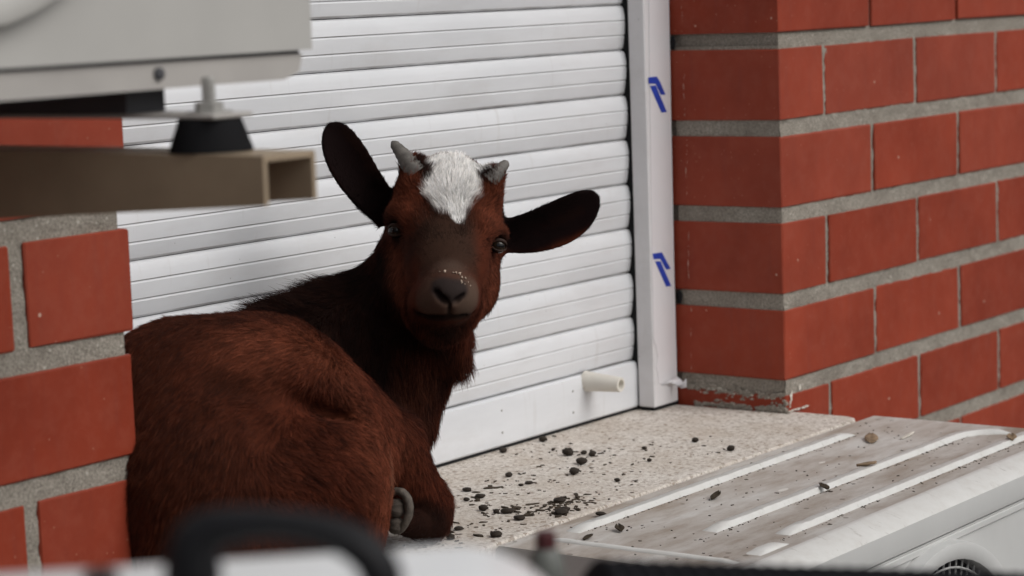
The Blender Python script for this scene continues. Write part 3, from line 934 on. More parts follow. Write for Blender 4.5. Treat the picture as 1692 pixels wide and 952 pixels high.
        for ax in range(3):
            sl0 = [slice(1, None)] * 3; 
            A = np.moveaxis(s, ax, 0)
            e = np.argwhere((A[:-1] != A[1:]))
            o = np.roll(np.arange(3), -ax)      # moved axes order
            inv = [0, 0, 0]
            order = [ax] + [i for i in range(3) if i != ax]
            E = np.zeros_like(e)
            for i, r_ in enumerate(order): E[:, r_] = e[:, i]
            u, v = [i for i in range(3) if i != ax]
            ok = (E[:, u] > 0) & (E[:, v] > 0) & (E[:, u] < d.shape[u] - 1) & (E[:, v] < d.shape[v] - 1)
            E = E[ok]
            q = []
            for du, dv in ((-1, -1), (0, -1), (0, 0), (-1, 0)):
                G = E.copy(); G[:, u] += du; G[:, v] += dv
                q.append(idx[G[:, 0], G[:, 1], G[:, 2]])
            q = np.stack(q, 1)
            inside = s[E[:, 0], E[:, 1], E[:, 2]]
            flip = inside if ax != 1 else ~inside
            q[~flip] = q[~flip][:, ::-1]
            F.append(q)
        return V, np.concatenate(F)

def np_mesh(name, V, F):
    me = bpy.data.meshes.new(name)
    me.vertices.add(len(V)); me.vertices.foreach_set('co', V.astype(np.float32).ravel())
    me.loops.add(F.size); me.loops.foreach_set('vertex_index', F.astype(np.int32).ravel())
    me.polygons.add(len(F))
    me.polygons.foreach_set('loop_start', (np.arange(len(F)) * F.shape[1]).astype(np.int32))
    me.update(calc_edges=True); me.validate()
    return me

FWD = np.array((0.8001, 0.5871, -0.1232)); RIGHT = np.array((0.5877, -0.8083, -0.0351)); UPV = np.array((0.1202, 0.0443, 0.9918))
G = Field((-1.20, -0.16, -0.475), (-0.52, 0.20, -0.02), 0.0022)
# torso lying along the sill
G.cone((-1.012, 0.0406, -0.2954), 0.080, (-0.9371, 0.0187, -0.3194), 0.086, 0.05)
G.cone((-1.0394, -0.0031, -0.3569), 0.085, (-0.9441, -0.0172, -0.3735), 0.092, 0.05)
G.cone((-0.9371, 0.0187, -0.3194), 0.086, (-0.8596, 0.0243, -0.3572), 0.070, 0.05)
G.cone((-0.9441, -0.0172, -0.3735), 0.090, (-0.903, -0.0171, -0.3898), 0.056, 0.04)
G.cone((-1.0483, -0.0064, -0.4308), 0.07, (-0.935, -0.027, -0.4418), 0.062, 0.04)
# hip and flank bulge nearest the camera
G.ellipsoid((-0.987, -0.0249, -0.2826), (RIGHT, UPV, FWD), (0.072, 0.052, 0.05), 0.04)
G.ellipsoid((-0.9242, -0.0325, -0.317), (RIGHT, UPV, FWD), (0.048, 0.042, 0.04), 0.035)
G.ellipsoid((-0.9677, -0.06, -0.3651), (RIGHT, UPV, FWD), (0.062, 0.060, 0.045), 0.025)
G.cone((-1.0569, -0.0476, -0.2605), 0.006, (-1.0157, -0.0863, -0.2748), 0.007, 0.024, 'cut')
G.cone((-1.0157, -0.0863, -0.2748), 0.007, (-0.9453, -0.0867, -0.3066), 0.006, 0.024, 'cut')
# shoulder and upper arm
G.cone((-0.8569, -0.0014, -0.3404), 0.052, (-0.7942, -0.0075, -0.3683), 0.040, 0.03)
G.cone((-0.7892, -0.0064, -0.3711), 0.039, (-0.7596, -0.0335, -0.4294), 0.0235, 0.012)
G.cone((-0.9108, -0.0313, -0.3869), 0.046, (-0.9003, -0.0438, -0.4189), 0.032, 0.02)
G.cone((-0.8888, -0.0302, -0.36), 0.036, (-0.895, -0.0453, -0.3915), 0.028, 0.015)
# folded knee, then the cannon bone tucked back under
G.cone((-0.7587, -0.0343, -0.4277), 0.0225, (-0.7627, -0.0405, -0.4425), 0.0195, 0.012)
G.cone((-0.769, -0.0414, -0.4471), 0.0150, (-0.8093, -0.043, -0.4328), 0.0125, 0.005)
# chest and neck
G.cone((-0.7476, 0.0591, -0.3566), 0.060, (-0.7216, 0.0402, -0.3594), 0.034, 0.04)
G.cone((-0.7358, 0.0892, -0.2995), 0.060, (-0.6968, 0.0574, -0.2786), 0.060, 0.04)
G.cone((-0.6968, 0.0574, -0.2786), 0.058, (-0.6837, 0.034, -0.224), 0.045, 0.03)
G.cone((-0.7209, 0.0404, -0.3535), 0.036, (-0.7058, 0.0324, -0.2942), 0.044, 0.04)
G.cone((-0.8123, 0.0935, -0.2885), 0.055, (-0.7351, 0.0895, -0.2935), 0.055, 0.04)
G.cone((-0.7081, 0.0279, -0.3302), 0.022, (-0.7165, 0.0165, -0.3584), 0.014, 0.02)
# beard tuft of the throat
G.cone((-0.6983, -0.0161, -0.273), 0.022, (-0.6938, -0.0272, -0.2971), 0.0120, 0.012)
# head
G.ellipsoid((-0.6918, -0.0203, -0.1459), (RIGHT * .988 - UPV * .154, UPV * .988 + RIGHT * .154, FWD), (0.054, 0.052, 0.052), 0.02)
G.cone((-0.7052, -0.0272, -0.1682), 0.049, (-0.7355, -0.0514, -0.1965), 0.038, 0.02)
G.cone((-0.7352, -0.0513, -0.1936), 0.036, (-0.776, -0.0847, -0.2123), 0.0245, 0.02)
G.cone((-0.775, -0.0837, -0.2171), 0.0215, (-0.7728, -0.0786, -0.2274), 0.020, 0.016)
G.cone((-0.7806, -0.0689, -0.2234), 0.0150, (-0.7734, -0.0528, -0.2297), 0.015, 0.014)
G.cone((-0.7653, -0.0896, -0.2226), 0.0135, (-0.7507, -0.0833, -0.2282), 0.013, 0.014)
G.cone((-0.7632, -0.0691, -0.2412), 0.0115, (-0.7495, -0.0522, -0.2504), 0.017, 0.016)
# cheeks and jaw
G.cone((-0.7176, 0.016, -0.1892), 0.0245, (-0.7279, -0.0041, -0.2218), 0.0265, 0.02)
G.cone((-0.7279, -0.0041, -0.2218), 0.0265, (-0.7545, -0.0464, -0.2389), 0.020, 0.025)
G.cone((-0.6747, -0.0437, -0.1947), 0.0200, (-0.6981, -0.0482, -0.2223), 0.0225, 0.02)
G.cone((-0.698, -0.0482, -0.2211), 0.0225, (-0.7391, -0.0639, -0.2388), 0.018, 0.025)
G.cone((-0.7085, -0.0003, -0.2646), 0.032, (-0.7139, -0.027, -0.2642), 0.022, 0.02)
# brows
G.cone((-0.7439, -0.0011, -0.1491), 0.0090, (-0.7477, -0.0234, -0.1505), 0.008, 0.016)
G.cone((-0.6872, -0.0792, -0.169), 0.0085, (-0.71, -0.0775, -0.1632), 0.008, 0.016)
# horn bosses
G.cone((-0.7227, -0.0098, -0.1179), 0.0150, (-0.723, -0.0063, -0.1026), 0.0120, 0.014)
G.cone((-0.6843, -0.0643, -0.1284), 0.0140, (-0.6791, -0.0684, -0.1141), 0.0110, 0.014)
# eye sockets, then lids round the eyeball
EYE_L, EYE_R, ER = np.array((-0.7481, -0.0015, -0.1622)), np.array((-0.6921, -0.0816, -0.1802)), 0.0088
G.ball(EYE_L - FWD * 0.004, 0.0088, 0.006, 'cut')
G.ball(EYE_R - FWD * 0.004, 0.0088, 0.006, 'cut')
# nostrils and mouth line
G.cone((-0.8001, -0.0883, -0.2115), 0.0022, (-0.7976, -0.0952, -0.2195), 0.0034, 0.003, 'cut')
G.cone((-0.7848, -0.1083, -0.2153), 0.0016, (-0.7906, -0.104, -0.2205), 0.0028, 0.003, 'cut')
G.cone((-0.7937, -0.0985, -0.2226), 0.0014, (-0.7907, -0.0949, -0.2346), 0.0016, 0.003, 'cut')
mouth = [(-0.7874, -0.0549, -0.233), (-0.7917, -0.0698, -0.2352), (-0.793, -0.0822, -0.2372), (-0.7895, -0.0938, -0.2376), (-0.7764, -0.0995, -0.2368), (-0.7586, -0.0976, -0.234)]
for a, b in zip(mouth, mouth[1:]): G.cone(a, 0.0015, b, 0.0015, 0.004, 'cut')
# ears
G.ear((-0.7166, 0.0346, -0.1504), (-0.7463, 0.0774, -0.0586), 0.0205, 0.0065, -FWD + RIGHT * 0.30 + UPV * 0.05)
G.ear((-0.6541, -0.056, -0.1767), (-0.6005, -0.1384, -0.1402), 0.0212, -0.0085, -FWD - RIGHT * 0.10 - UPV * 0.15)
GV, GF = G.surface()
keep = GV[:, 2] > -10
goat_loc = Vector((-0.85, 0.0, SILL))
goat = empty('goat', goat_loc, 'reddish brown goat kid with white forehead blaze lying on the sill, head turned', 'goat')
body_me = np_mesh('body', GV, GF)
bm = bmesh.new(); bm.from_mesh(body_me)
for _ in range(2): bmesh.ops.smooth_vert(bm, verts=bm.verts, factor=0.4, use_axis_x=True, use_axis_y=True, use_axis_z=True)
bmesh.ops.recalc_face_normals(bm, faces=bm.faces)
# the belly rests flat on the sill
for v in bm.verts:
    if v.co.z < SILL + 0.0005: v.co.z = SILL + 0.0005
bm.to_mesh(body_me); bm.free()
body_me.shade_smooth()
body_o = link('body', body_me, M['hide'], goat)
nv = len(body_me.vertices)
GV = np.empty(nv * 3, np.float32); body_me.vertices.foreach_get('co', GV); GV = GV.reshape(-1, 3)

# ---- coat: colour patches (centre, radius, softness, colour), painted in order
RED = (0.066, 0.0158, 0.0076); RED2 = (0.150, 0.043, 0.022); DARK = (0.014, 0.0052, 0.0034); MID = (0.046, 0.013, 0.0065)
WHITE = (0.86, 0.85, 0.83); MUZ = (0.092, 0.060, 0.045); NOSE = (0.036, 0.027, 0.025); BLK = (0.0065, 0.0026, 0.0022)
def patches(P):
    n = len(P)
    C = np.tile(np.array(RED), (n, 1)).astype(np.float32)
    wob = np.array([noise.noise(Vector(p) * 55) for p in P], np.float32) if n < 400000 else np.zeros(n)
    wob2 = np.array([noise.noise(Vector(p) * 22 + Vector((9, 3, 1))) for p in P], np.float32)
    C *= (1 + 0.35 * wob2)[:, None]
    def dab(c, r, soft, colr, w=1.0, jag=0.35):
        d = np.linalg.norm(P - np.array(c, np.float32), axis=1) / r + wob * jag * 0.5
        f = np.clip((1 + soft - d) / (2 * soft), 0, 1) * w
        C[:] = C * (1 - f[:, None]) + np.array(colr, np.float32) * f[:, None]
    def stroke(a, b, ra, rb, soft, colr, w=1.0, n=7, jag=0.35):
        for i in range(n):
            t = i / (n - 1)
            dab(np.array(a) * (1 - t) + np.array(b) * t, ra + (rb - ra) * t, soft, colr, w, jag)
    # back, rump and haunch; lit tufts and crease shade painted into the coat
    stroke((-1.0953, 0.0163, -0.2211), (-0.8865, 0.0177, -0.2387), 0.045, 0.05, 0.5, MID, 0.5)
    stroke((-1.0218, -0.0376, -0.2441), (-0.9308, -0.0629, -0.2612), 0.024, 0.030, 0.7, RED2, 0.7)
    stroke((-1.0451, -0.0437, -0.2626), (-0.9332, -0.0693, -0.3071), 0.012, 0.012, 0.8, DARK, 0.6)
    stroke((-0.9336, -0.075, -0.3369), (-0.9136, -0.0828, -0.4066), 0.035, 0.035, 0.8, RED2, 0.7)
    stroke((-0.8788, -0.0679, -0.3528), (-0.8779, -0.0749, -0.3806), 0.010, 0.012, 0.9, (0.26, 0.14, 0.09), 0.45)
    dab((-1.0773, -0.0426, -0.3039), 0.06, 0.7, MID, 0.5)
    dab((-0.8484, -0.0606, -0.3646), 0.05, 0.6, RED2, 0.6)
    dab((-1.1088, -0.0268, -0.3521), 0.08, 0.5, MID, 0.6)
    # neck and the dark stripe of the spine
    stroke((-0.7897, 0.1035, -0.2563), (-0.7644, 0.0326, -0.2678), 0.05, 0.07, 0.4, DARK, 0.75)
    stroke((-0.7275, 0.0604, -0.2199), (-0.7548, 0.0119, -0.3037), 0.05, 0.06, 0.4, DARK, 0.75)
    stroke((-0.7346, -0.0109, -0.2814), (-0.7389, -0.0031, -0.3532), 0.020, 0.022, 0.5, MID, 0.9)
    dab((-0.7067, -0.0349, -0.2959), 0.022, 0.5, MID, 0.9)
    # head
    dab((-0.7284, -0.0454, -0.1623), 0.085, 0.25, (0.070, 0.0185, 0.0095), 0.9)
    dab((-0.7548, -0.0185, -0.1243), 0.028, 0.5, (0.130, 0.035, 0.017), 0.85)
    dab((-0.7059, -0.0879, -0.1371), 0.028, 0.5, (0.130, 0.035, 0.017), 0.85)
    stroke((-0.7533, -0.0016, -0.1964), (-0.7584, -0.0189, -0.2304), 0.020, 0.020, 0.6, (0.125, 0.037, 0.020), 0.8)
    stroke((-0.7024, -0.0716, -0.1994), (-0.73, -0.076, -0.237), 0.018, 0.018, 0.6, (0.125, 0.037, 0.020), 0.85)
    stroke((-0.7484, -0.0608, -0.1627), (-0.7741, -0.084, -0.1965), 0.026, 0.022, 0.45, (0.036, 0.0185, 0.0125), 0.8)
    stroke((-0.7608, -0.0371, -0.1709), (-0.7673, -0.0517, -0.2015), 0.014, 0.010, 0.6, DARK, 0.45)
    stroke((-0.7489, 0.0274, -0.1921), (-0.753, 0.0031, -0.2528), 0.018, 0.022, 0.6, DARK, 0.75)
    # muzzle and lips
    stroke((-0.799, -0.0764, -0.2167), (-0.7885, -0.0911, -0.2185), 0.012, 0.011, 0.8, MUZ, 0.42)
    stroke((-0.7851, -0.0956, -0.2176), (-0.7758, -0.1079, -0.2159), 0.012, 0.011, 0.8, MUZ, 0.70)
    dab((-0.7819, -0.0912, -0.1999), 0.015, 0.5, (0.080, 0.052, 0.040), 0.85)
    stroke((-0.7937, -0.0689, -0.2269), (-0.7876, -0.0878, -0.2291), 0.008, 0.008, 0.8, MUZ, 0.40)
    stroke((-0.7826, -0.0946, -0.2288), (-0.7716, -0.1021, -0.2258), 0.008, 0.008, 0.8, MUZ, 0.65)
    dab((-0.7702, -0.0742, -0.2464), 0.018, 0.5, (0.022, 0.010, 0.0065), 0.9)
    stroke((-0.8002, -0.0935, -0.2079), (-0.7898, -0.1081, -0.2102), 0.0105, 0.0095, 0.25, NOSE, 0.95, 5, 0.15)
    dab((-0.7961, -0.1006, -0.2154), 0.0085, 0.3, NOSE, 0.9, 0.1)
    stroke((-0.8004, -0.0886, -0.2103), (-0.798, -0.0955, -0.2194), 0.0030, 0.0040, 0.4, (0.008, 0.005, 0.005), 0.95, 6, 0.1)
    stroke((-0.7851, -0.1086, -0.2147), (-0.7911, -0.1051, -0.2204), 0.0022, 0.0034, 0.4, (0.008, 0.005, 0.005), 0.9, 6, 0.1)
    stroke((-0.7938, -0.0985, -0.2232), (-0.7907, -0.0949, -0.2346), 0.0020, 0.0020, 0.6, (0.012, 0.008, 0.007), 0.8, 6, 0.1)
    for a, b in zip(mouth, mouth[1:]): stroke(a, b, 0.0034, 0.0034, 0.9, (0.014, 0.008, 0.006), 0.7, 9, 0.2)
    # eye surrounds
    dab(EYE_L - FWD * 0.004, 0.014, 0.3, DARK, 0.9, 0.2)
    dab(EYE_R - FWD * 0.004, 0.013, 0.3, DARK, 0.8, 0.2)
    # horn bosses
    # white blaze from between the horns down to a point
    stroke((-0.7304, -0.04, -0.1085), (-0.7087, -0.0707, -0.1145), 0.0150, 0.0130, 0.14, WHITE, 1, 7, 0.9)
    stroke((-0.7386, -0.0441, -0.1252), (-0.7162, -0.075, -0.1265), 0.0125, 0.0120, 0.14, WHITE, 1, 7, 0.9)
    stroke((-0.7396, -0.0517, -0.1354), (-0.7255, -0.0714, -0.1374), 0.0105, 0.0095, 0.16, WHITE, 1, 5, 0.9)
    stroke((-0.7327, -0.0658, -0.1409), (-0.7339, -0.0674, -0.1564), 0.0085, 0.0035, 0.25, WHITE, 1, 7, 0.6)
    stroke((-0.7087, -0.0334, -0.0987), (-0.6935, -0.0548, -0.1019), 0.0180, 0.0170, 0.18, WHITE, 1, 5, 0.9)
    stroke((-0.7307, -0.0201, -0.0971), (-0.7334, -0.0276, -0.1097), 0.009, 0.007, 0.3, DARK, 0.9, 5)
    stroke((-0.6953, -0.0705, -0.1074), (-0.6943, -0.0782, -0.1132), 0.008, 0.010, 0.3, DARK, 0.9, 5)
    # ears: black hollow, dark brown rim
    ears()
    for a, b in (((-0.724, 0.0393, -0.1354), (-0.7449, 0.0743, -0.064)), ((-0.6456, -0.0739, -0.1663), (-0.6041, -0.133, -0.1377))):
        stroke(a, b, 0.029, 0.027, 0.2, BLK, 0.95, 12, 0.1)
    # hoof leg
    stroke((-0.8057, -0.0488, -0.4365), (-0.7743, -0.059, -0.4441), 0.022, 0.022, 0.5, DARK, 0.9, 5)  # shade over the folded lower leg, painted into the coat
    for a, b in (((-0.7271, 0.0304, -0.1171), (-0.7427, 0.0624, -0.0659)), ((-0.6508, -0.086, -0.1761), (-0.6165, -0.128, -0.1533))):
        stroke(a, b, 0.006, 0.005, 0.8, (0.022, 0.009, 0.006), 0.6, 7, 0.6)
    return np.clip(C, 0.003, 1)
def ears(): pass
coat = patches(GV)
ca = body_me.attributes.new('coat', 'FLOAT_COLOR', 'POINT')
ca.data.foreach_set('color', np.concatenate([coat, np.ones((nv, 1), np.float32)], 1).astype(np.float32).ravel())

# ---- fur: strands rooted on the body, combed along hand-set arrows (from, to, length mm, lift)
COMB = [
    ((-1.0587, -0.0069, -0.2566), (-1.0957, 0.0028, -0.2886), 12, .22), ((-1.0734, 0.02, -0.2243), (-1.0978, 0.0154, -0.2417), 10, .25), ((-0.9929, 0.031, -0.2169), (-1.0309, 0.0316, -0.2173), 9, .3),
    ((-0.9385, 0.0074, -0.22), (-0.9696, 0.0159, -0.2191), 9, .35), ((-1.0014, -0.0477, -0.2411), (-1.0365, -0.0363, -0.2527), 14, .25), ((-0.951, -0.0519, -0.259), (-0.9947, -0.0467, -0.2744), 16, .32),
    ((-1.0261, -0.0594, -0.2953), (-1.0652, -0.0446, -0.3163), 13, .2), ((-0.9505, -0.0628, -0.3075), (-0.9138, -0.0809, -0.3177), 14, .25), ((-0.9355, -0.0758, -0.3531), (-0.9156, -0.0899, -0.3721), 11, .22), ((-1.0077, -0.0757, -0.3346), (-0.9798, -0.0995, -0.3483), 12, .22), ((-1.0953, -0.0577, -0.3308), (-1.1087, -0.0469, -0.3658), 13, .2),
    ((-1.0036, -0.0757, -0.3892), (-0.995, -0.0942, -0.4215), 12, .2), ((-0.9053, -0.0706, -0.3758), (-0.9164, -0.0634, -0.4136), 9, .2), ((-0.8743, -0.0276, -0.2944), (-0.8678, -0.0424, -0.3228), 11, .25),
    ((-0.8351, -0.0371, -0.3286), (-0.8219, -0.0613, -0.3577), 9, .22), ((-0.8156, -0.0556, -0.3709), (-0.8056, -0.0753, -0.4), 8, .3), ((-0.8505, -0.0613, -0.3813), (-0.8403, -0.0657, -0.4173), 8, .22),
    ((-0.7875, -0.068, -0.41), (-0.7859, -0.0762, -0.4388), 8, .35), ((-0.7977, -0.06, -0.4381), (-0.8241, -0.0588, -0.4416), 5, .2),
    ((-0.8032, 0.0908, -0.2419), (-0.8421, 0.0948, -0.2323), 22, .75), ((-0.7331, 0.1026, -0.218), (-0.7629, 0.1088, -0.219), 24, .95), ((-0.7147, 0.0815, -0.1992), (-0.7274, 0.0973, -0.2063), 20, .8), ((-0.7035, 0.0701, -0.1805), (-0.7135, 0.0788, -0.2041), 9, .4),
    ((-0.7783, 0.0516, -0.267), (-0.8045, 0.0467, -0.2985), 15, .3), ((-0.74, 0.0208, -0.2465), (-0.745, 0.019, -0.2877), 13, .25), ((-0.7527, 0.0066, -0.3156), (-0.7542, 0, -0.3568), 15, .25),
    ((-0.7262, -0.0105, -0.3066), (-0.7302, -0.0138, -0.3478), 16, .3), ((-0.7074, -0.0309, -0.2811), (-0.7078, -0.0384, -0.3195), 17, .25), ((-0.6922, -0.0343, -0.28), (-0.6912, -0.0419, -0.3098), 15, .45), ((-0.7332, -0.0104, -0.2697), (-0.7262, -0.0105, -0.3066), 12, .25),
    ((-0.749, 0.0106, -0.1915), (-0.7504, 0.0208, -0.2333), 6, .25), ((-0.7618, -0.0129, -0.2243), (-0.7583, -0.0083, -0.2604), 6, .25), ((-0.6935, -0.0683, -0.2065), (-0.6845, -0.0698, -0.2372), 6, .3), ((-0.7293, -0.0757, -0.2313), (-0.7198, -0.0781, -0.2618), 7, .35),
    ((-0.7665, -0.0632, -0.2504), (-0.7547, -0.0506, -0.2761), 9, .3), ((-0.7485, -0.0711, -0.2524), (-0.7329, -0.065, -0.2843), 9, .3),
    ((-0.7702, -0.0798, -0.1914), (-0.7425, -0.0612, -0.1662), 4, .15), ((-0.7751, -0.0549, -0.1861), (-0.7619, -0.0223, -0.1888), 4, .15), ((-0.7465, -0.0943, -0.1878), (-0.7132, -0.0906, -0.1975), 4, .15),
    ((-0.7418, -0.0609, -0.1605), (-0.7304, -0.0535, -0.1327), 5, .2), ((-0.7336, -0.0685, -0.1437), (-0.7222, -0.0612, -0.1158), 8, .25), ((-0.7381, -0.0508, -0.1292), (-0.7317, -0.0287, -0.1039), 9, .3), ((-0.7194, -0.0766, -0.1303), (-0.6961, -0.0783, -0.109), 9, .3),
    ((-0.7232, -0.0598, -0.1158), (-0.7042, -0.0465, -0.0912), 10, .3), ((-0.6912, -0.0312, -0.0965), (-0.6565, -0.0069, -0.0803), 9, .4), ((-0.7509, -0.0242, -0.1257), (-0.7315, 0.005, -0.1045), 6, .25), ((-0.7045, -0.0903, -0.1401), (-0.6704, -0.0821, -0.1228), 6, .25),
    ((-0.7293, -0.0156, -0.1073), (-0.7164, -0.0135, -0.0948), 7, .3), ((-0.6909, -0.0703, -0.1183), (-0.6846, -0.059, -0.1043), 7, .3), ((-0.7346, 0.0182, -0.1429), (-0.7317, 0.0348, -0.1257), 6, .35), ((-0.6656, -0.0792, -0.1588), (-0.6482, -0.085, -0.1544), 5, .3),
    ((-0.7893, -0.0944, -0.2228), (-0.7835, -0.089, -0.241), 1.5, .15), ((-0.7938, -0.0713, -0.2234), (-0.7853, -0.0499, -0.2284), 2.5, .2), ((-0.7705, -0.1034, -0.2248), (-0.7493, -0.0994, -0.2305), 2.5, .2),
    ((-0.7376, 0.046, -0.1106), (-0.7427, 0.0593, -0.0807), 3.5, .3), ((-0.7469, 0.0669, -0.0715), (-0.7489, 0.0722, -0.0596), 3, .35), ((-0.6381, -0.0995, -0.1579), (-0.6191, -0.1229, -0.146), 3.5, .3), ((-0.6112, -0.1321, -0.1388), (-0.6036, -0.1414, -0.134), 3, .35),
    ((-0.7321, 0.0329, -0.1375), (-0.7383, 0.0458, -0.1164), 4, .3), ((-0.6534, -0.0809, -0.1689), (-0.6384, -0.0996, -0.1609), 3, .25),
]
cp = np.array([a for a, b, l, t in COMB]); cdv = np.array([b for a, b, l, t in COMB]) - cp
cdv /= np.linalg.norm(cdv, axis=1)[:, None]
clen = np.array([l * (0.78 if l > 8 and i < 14 else 1.0) for i, (a, b, l, t) in enumerate(COMB)]) * 0.001; clift = np.array([t for a, b, l, t in COMB])

def grow(n, seed):
    g_ = np.random.default_rng(seed)
    me = body_me
    me.calc_loop_triangles()
    T = np.empty(len(me.loop_triangles) * 3, np.int32); me.loop_triangles.foreach_get('vertices', T); T = T.reshape(-1, 3)
    VN = np.empty(nv * 3, np.float32); me.vertices.foreach_get('normal', VN); VN = VN.reshape(-1, 3)
    tri = GV[T]
    fn = np.cross(tri[:, 1] - tri[:, 0], tri[:, 2] - tri[:, 0])
    area = np.linalg.norm(fn, axis=1) * 0.5
    cen = tri.mean(1)
    eye = np.array(cam.matrix_world.translation)
    facing = ((eye - cen) * fn).sum(1) / (np.linalg.norm(fn, axis=1) * np.linalg.norm(eye - cen, axis=1) + 1e-12)
    w = area * np.where(facing > -0.35, 1.0, 0.25)           # the far side is thinner
    head = np.linalg.norm(cen - np.array((-0.7202, -0.0422, -0.175)), axis=1) < 0.105
    w = w * np.where(head, 2.2, 1.0)
    for c_, r_ in ((EYE_L - FWD * 0.006, 0.0095), (EYE_R - FWD * 0.006, 0.0095)):
        w = np.where(np.linalg.norm(cen - c_, axis=1) < r_, 0, w)
    nose_c = np.array((-0.7961, -0.1, -0.2126))
    w = np.where(np.linalg.norm(cen - nose_c, axis=1) < 0.011, 0, w)
    w = np.where(cen[:, 2] < SILL + 0.002, 0, w)
    ti = g_.choice(len(T), size=n, p=w / w.sum())
    r1, r2 = np.sqrt(g_.random(n)), g_.random(n)
    bc = np.stack([1 - r1, r1 * (1 - r2), r1 * r2], 1)
    P = (GV[T[ti]] * bc[:, :, None]).sum(1)
    Nn = (VN[T[ti]] * bc[:, :, None]).sum(1); Nn /= np.linalg.norm(Nn, axis=1)[:, None]
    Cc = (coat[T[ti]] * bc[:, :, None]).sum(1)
    D = np.empty_like(P); Ln = np.empty(n); Lf = np.empty(n)
    for s_ in range(0, n, 20000):
        q = P[s_:s_ + 20000]
        d2 = ((q[:, None, :] - cp[None]) ** 2).sum(2)
        ww = 1 / (d2 + 1e-5) ** 2
        ww /= ww.sum(1)[:, None]
        D[s_:s_ + 20000] = ww @ cdv; Ln[s_:s_ + 20000] = ww @ clen; Lf[s_:s_ + 20000] = ww @ clift
    # clumps and swirls
    lock = np.array([noise.noise(Vector(p) * 210) for p in P])
    nz = np.array([(noise.noise(Vector(p) * 70), noise.noise(Vector(p) * 70 + Vector((40, 0, 0))), noise.noise(Vector(p) * 70 + Vector((0, 40, 0)))) for p in P])
    D = D + nz * 0.35 + g_.normal(size=(n, 3)) * 0.13
    D -= Nn * (D * Nn).sum(1)[:, None]
    D /= np.linalg.norm(D, axis=1)[:, None] + 1e-9
    Ln = Ln * np.clip(1 + 0.25 * g_.normal(size=n) + nz[:, 0] * 0.3, 0.4, 1.7)
    Lf = np.clip(Lf + 0.08 * g_.normal(size=n) + nz[:, 1] * 0.14 + lock * 0.16, 0.05, 1.2)
    K = 5
    pts = np.empty((n, K, 3)); rad = np.empty((n, K))
    jit = g_.normal(size=(n, 3)) * 0.12
    p = P - Nn * 0.0006
    for i in range(K):
        pts[:, i] = p
        t = i / (K - 1)
        lift = Lf * (1.25 - 0.75 * t)
        d = D + Nn * lift[:, None] + jit * t
        d[:, 2] -= 0.18 * t * (Ln > 0.007)
        d /= np.linalg.norm(d, axis=1)[:, None]
        p = p + d * (Ln / (K - 1))[:, None]
        rad[:, i] = 0.00022 * (1 - 0.85 * t ** 1.5)
    rad *= np.clip(Ln / 0.010, 0.55, 1.15)[:, None]
    pts[:, :, 2] = np.maximum(pts[:, :, 2], SILL + 0.0006)
    fair = np.clip((Cc[:, 1] - 0.15) / 0.4, 0, 1)[:, None]
    C0 = Cc.copy()
    Cc = Cc * np.clip(1 + 0.38 * g_.normal(size=n) + nz[:, 2] * 0.5 + lock * 0.55, 0.3, 2.4)[:, None]
    Cc = Cc * (1 - 0.5 * fair) + C0 * 0.5 * fair
    return pts, rad, np.clip(Cc, 0.002, 0.92)

pts, rad, fcol = grow(230000, 11)
hc = bpy.data.hair_curves.new('fur')
n, K = pts.shape[:2]
hc.add_curves([K] * n)
off = np.array(body_o.parent.location) * 0
hc.attributes['position'].data.foreach_set('vector', pts.astype(np.float32).ravel())
ra_ = hc.attributes.get('radius') or hc.attributes.new('radius', 'FLOAT', 'POINT')
ra_.data.foreach_set('value', rad.astype(np.float32).ravel())
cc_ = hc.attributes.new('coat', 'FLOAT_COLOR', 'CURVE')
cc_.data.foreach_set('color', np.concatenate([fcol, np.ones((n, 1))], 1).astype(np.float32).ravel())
fur_o = bpy.data.objects.new('fur', hc)
col.objects.link(fur_o)
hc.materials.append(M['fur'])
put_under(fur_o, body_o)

# ---- pale flecks stuck in the coat (on the nose and the back)
def skin_at(p):
    o = np.array(cam.matrix_world.translation); d = np.array(p) - o; d /= np.linalg.norm(d)
    r = GV - o; t = r @ d
    dist = np.linalg.norm(r - t[:, None] * d, axis=1)
    ok = dist < 0.0035
    return Vector(GV[ok][np.argmin(t[ok])]) if ok.any() else Vector(p)
bm = bmesh.new()
def fleck(p, r, lift):
    q = skin_at(p) - Vector(FWD) * lift
    m_ = Matrix.Translation(q) @ Matrix.Rotation(random.uniform(0, 6.28), 4, Vector(FWD)) @ Matrix.Diagonal((1.7, 0.9, 0.8, 1))
    v = bmesh.ops.create_icosphere(bm, subdivisions=1, radius=r, matrix=m_)['verts']
    for k in v: k.co += Vector([random.uniform(-1, 1) for _ in range(3)]) * r * 0.3
for px in ((-0.8355, -0.1254, -0.1839), (-0.8305, -0.1326, -0.1852), (-0.8264, -0.1384, -0.1866), (-0.8254, -0.1403, -0.1889), (-0.825, -0.1413, -0.1916), (-0.8269, -0.1392, -0.1932), (-0.8255, -0.1415, -0.1954), (-0.8233, -0.1441, -0.1934), (-0.8245, -0.1434, -0.1982), (-0.8219, -0.1469, -0.1978), (-0.8212, -0.1484, -0.2001), (-0.8392, -0.1206, -0.1853), (-0.8279, -0.1362, -0.1859)):
    fleck(px, random.uniform(0.0004, 0.0014), 0.0002)
tag(link('flecks', bm_mesh('flecks', bm), M['crust'], body_o), kind='stuff')

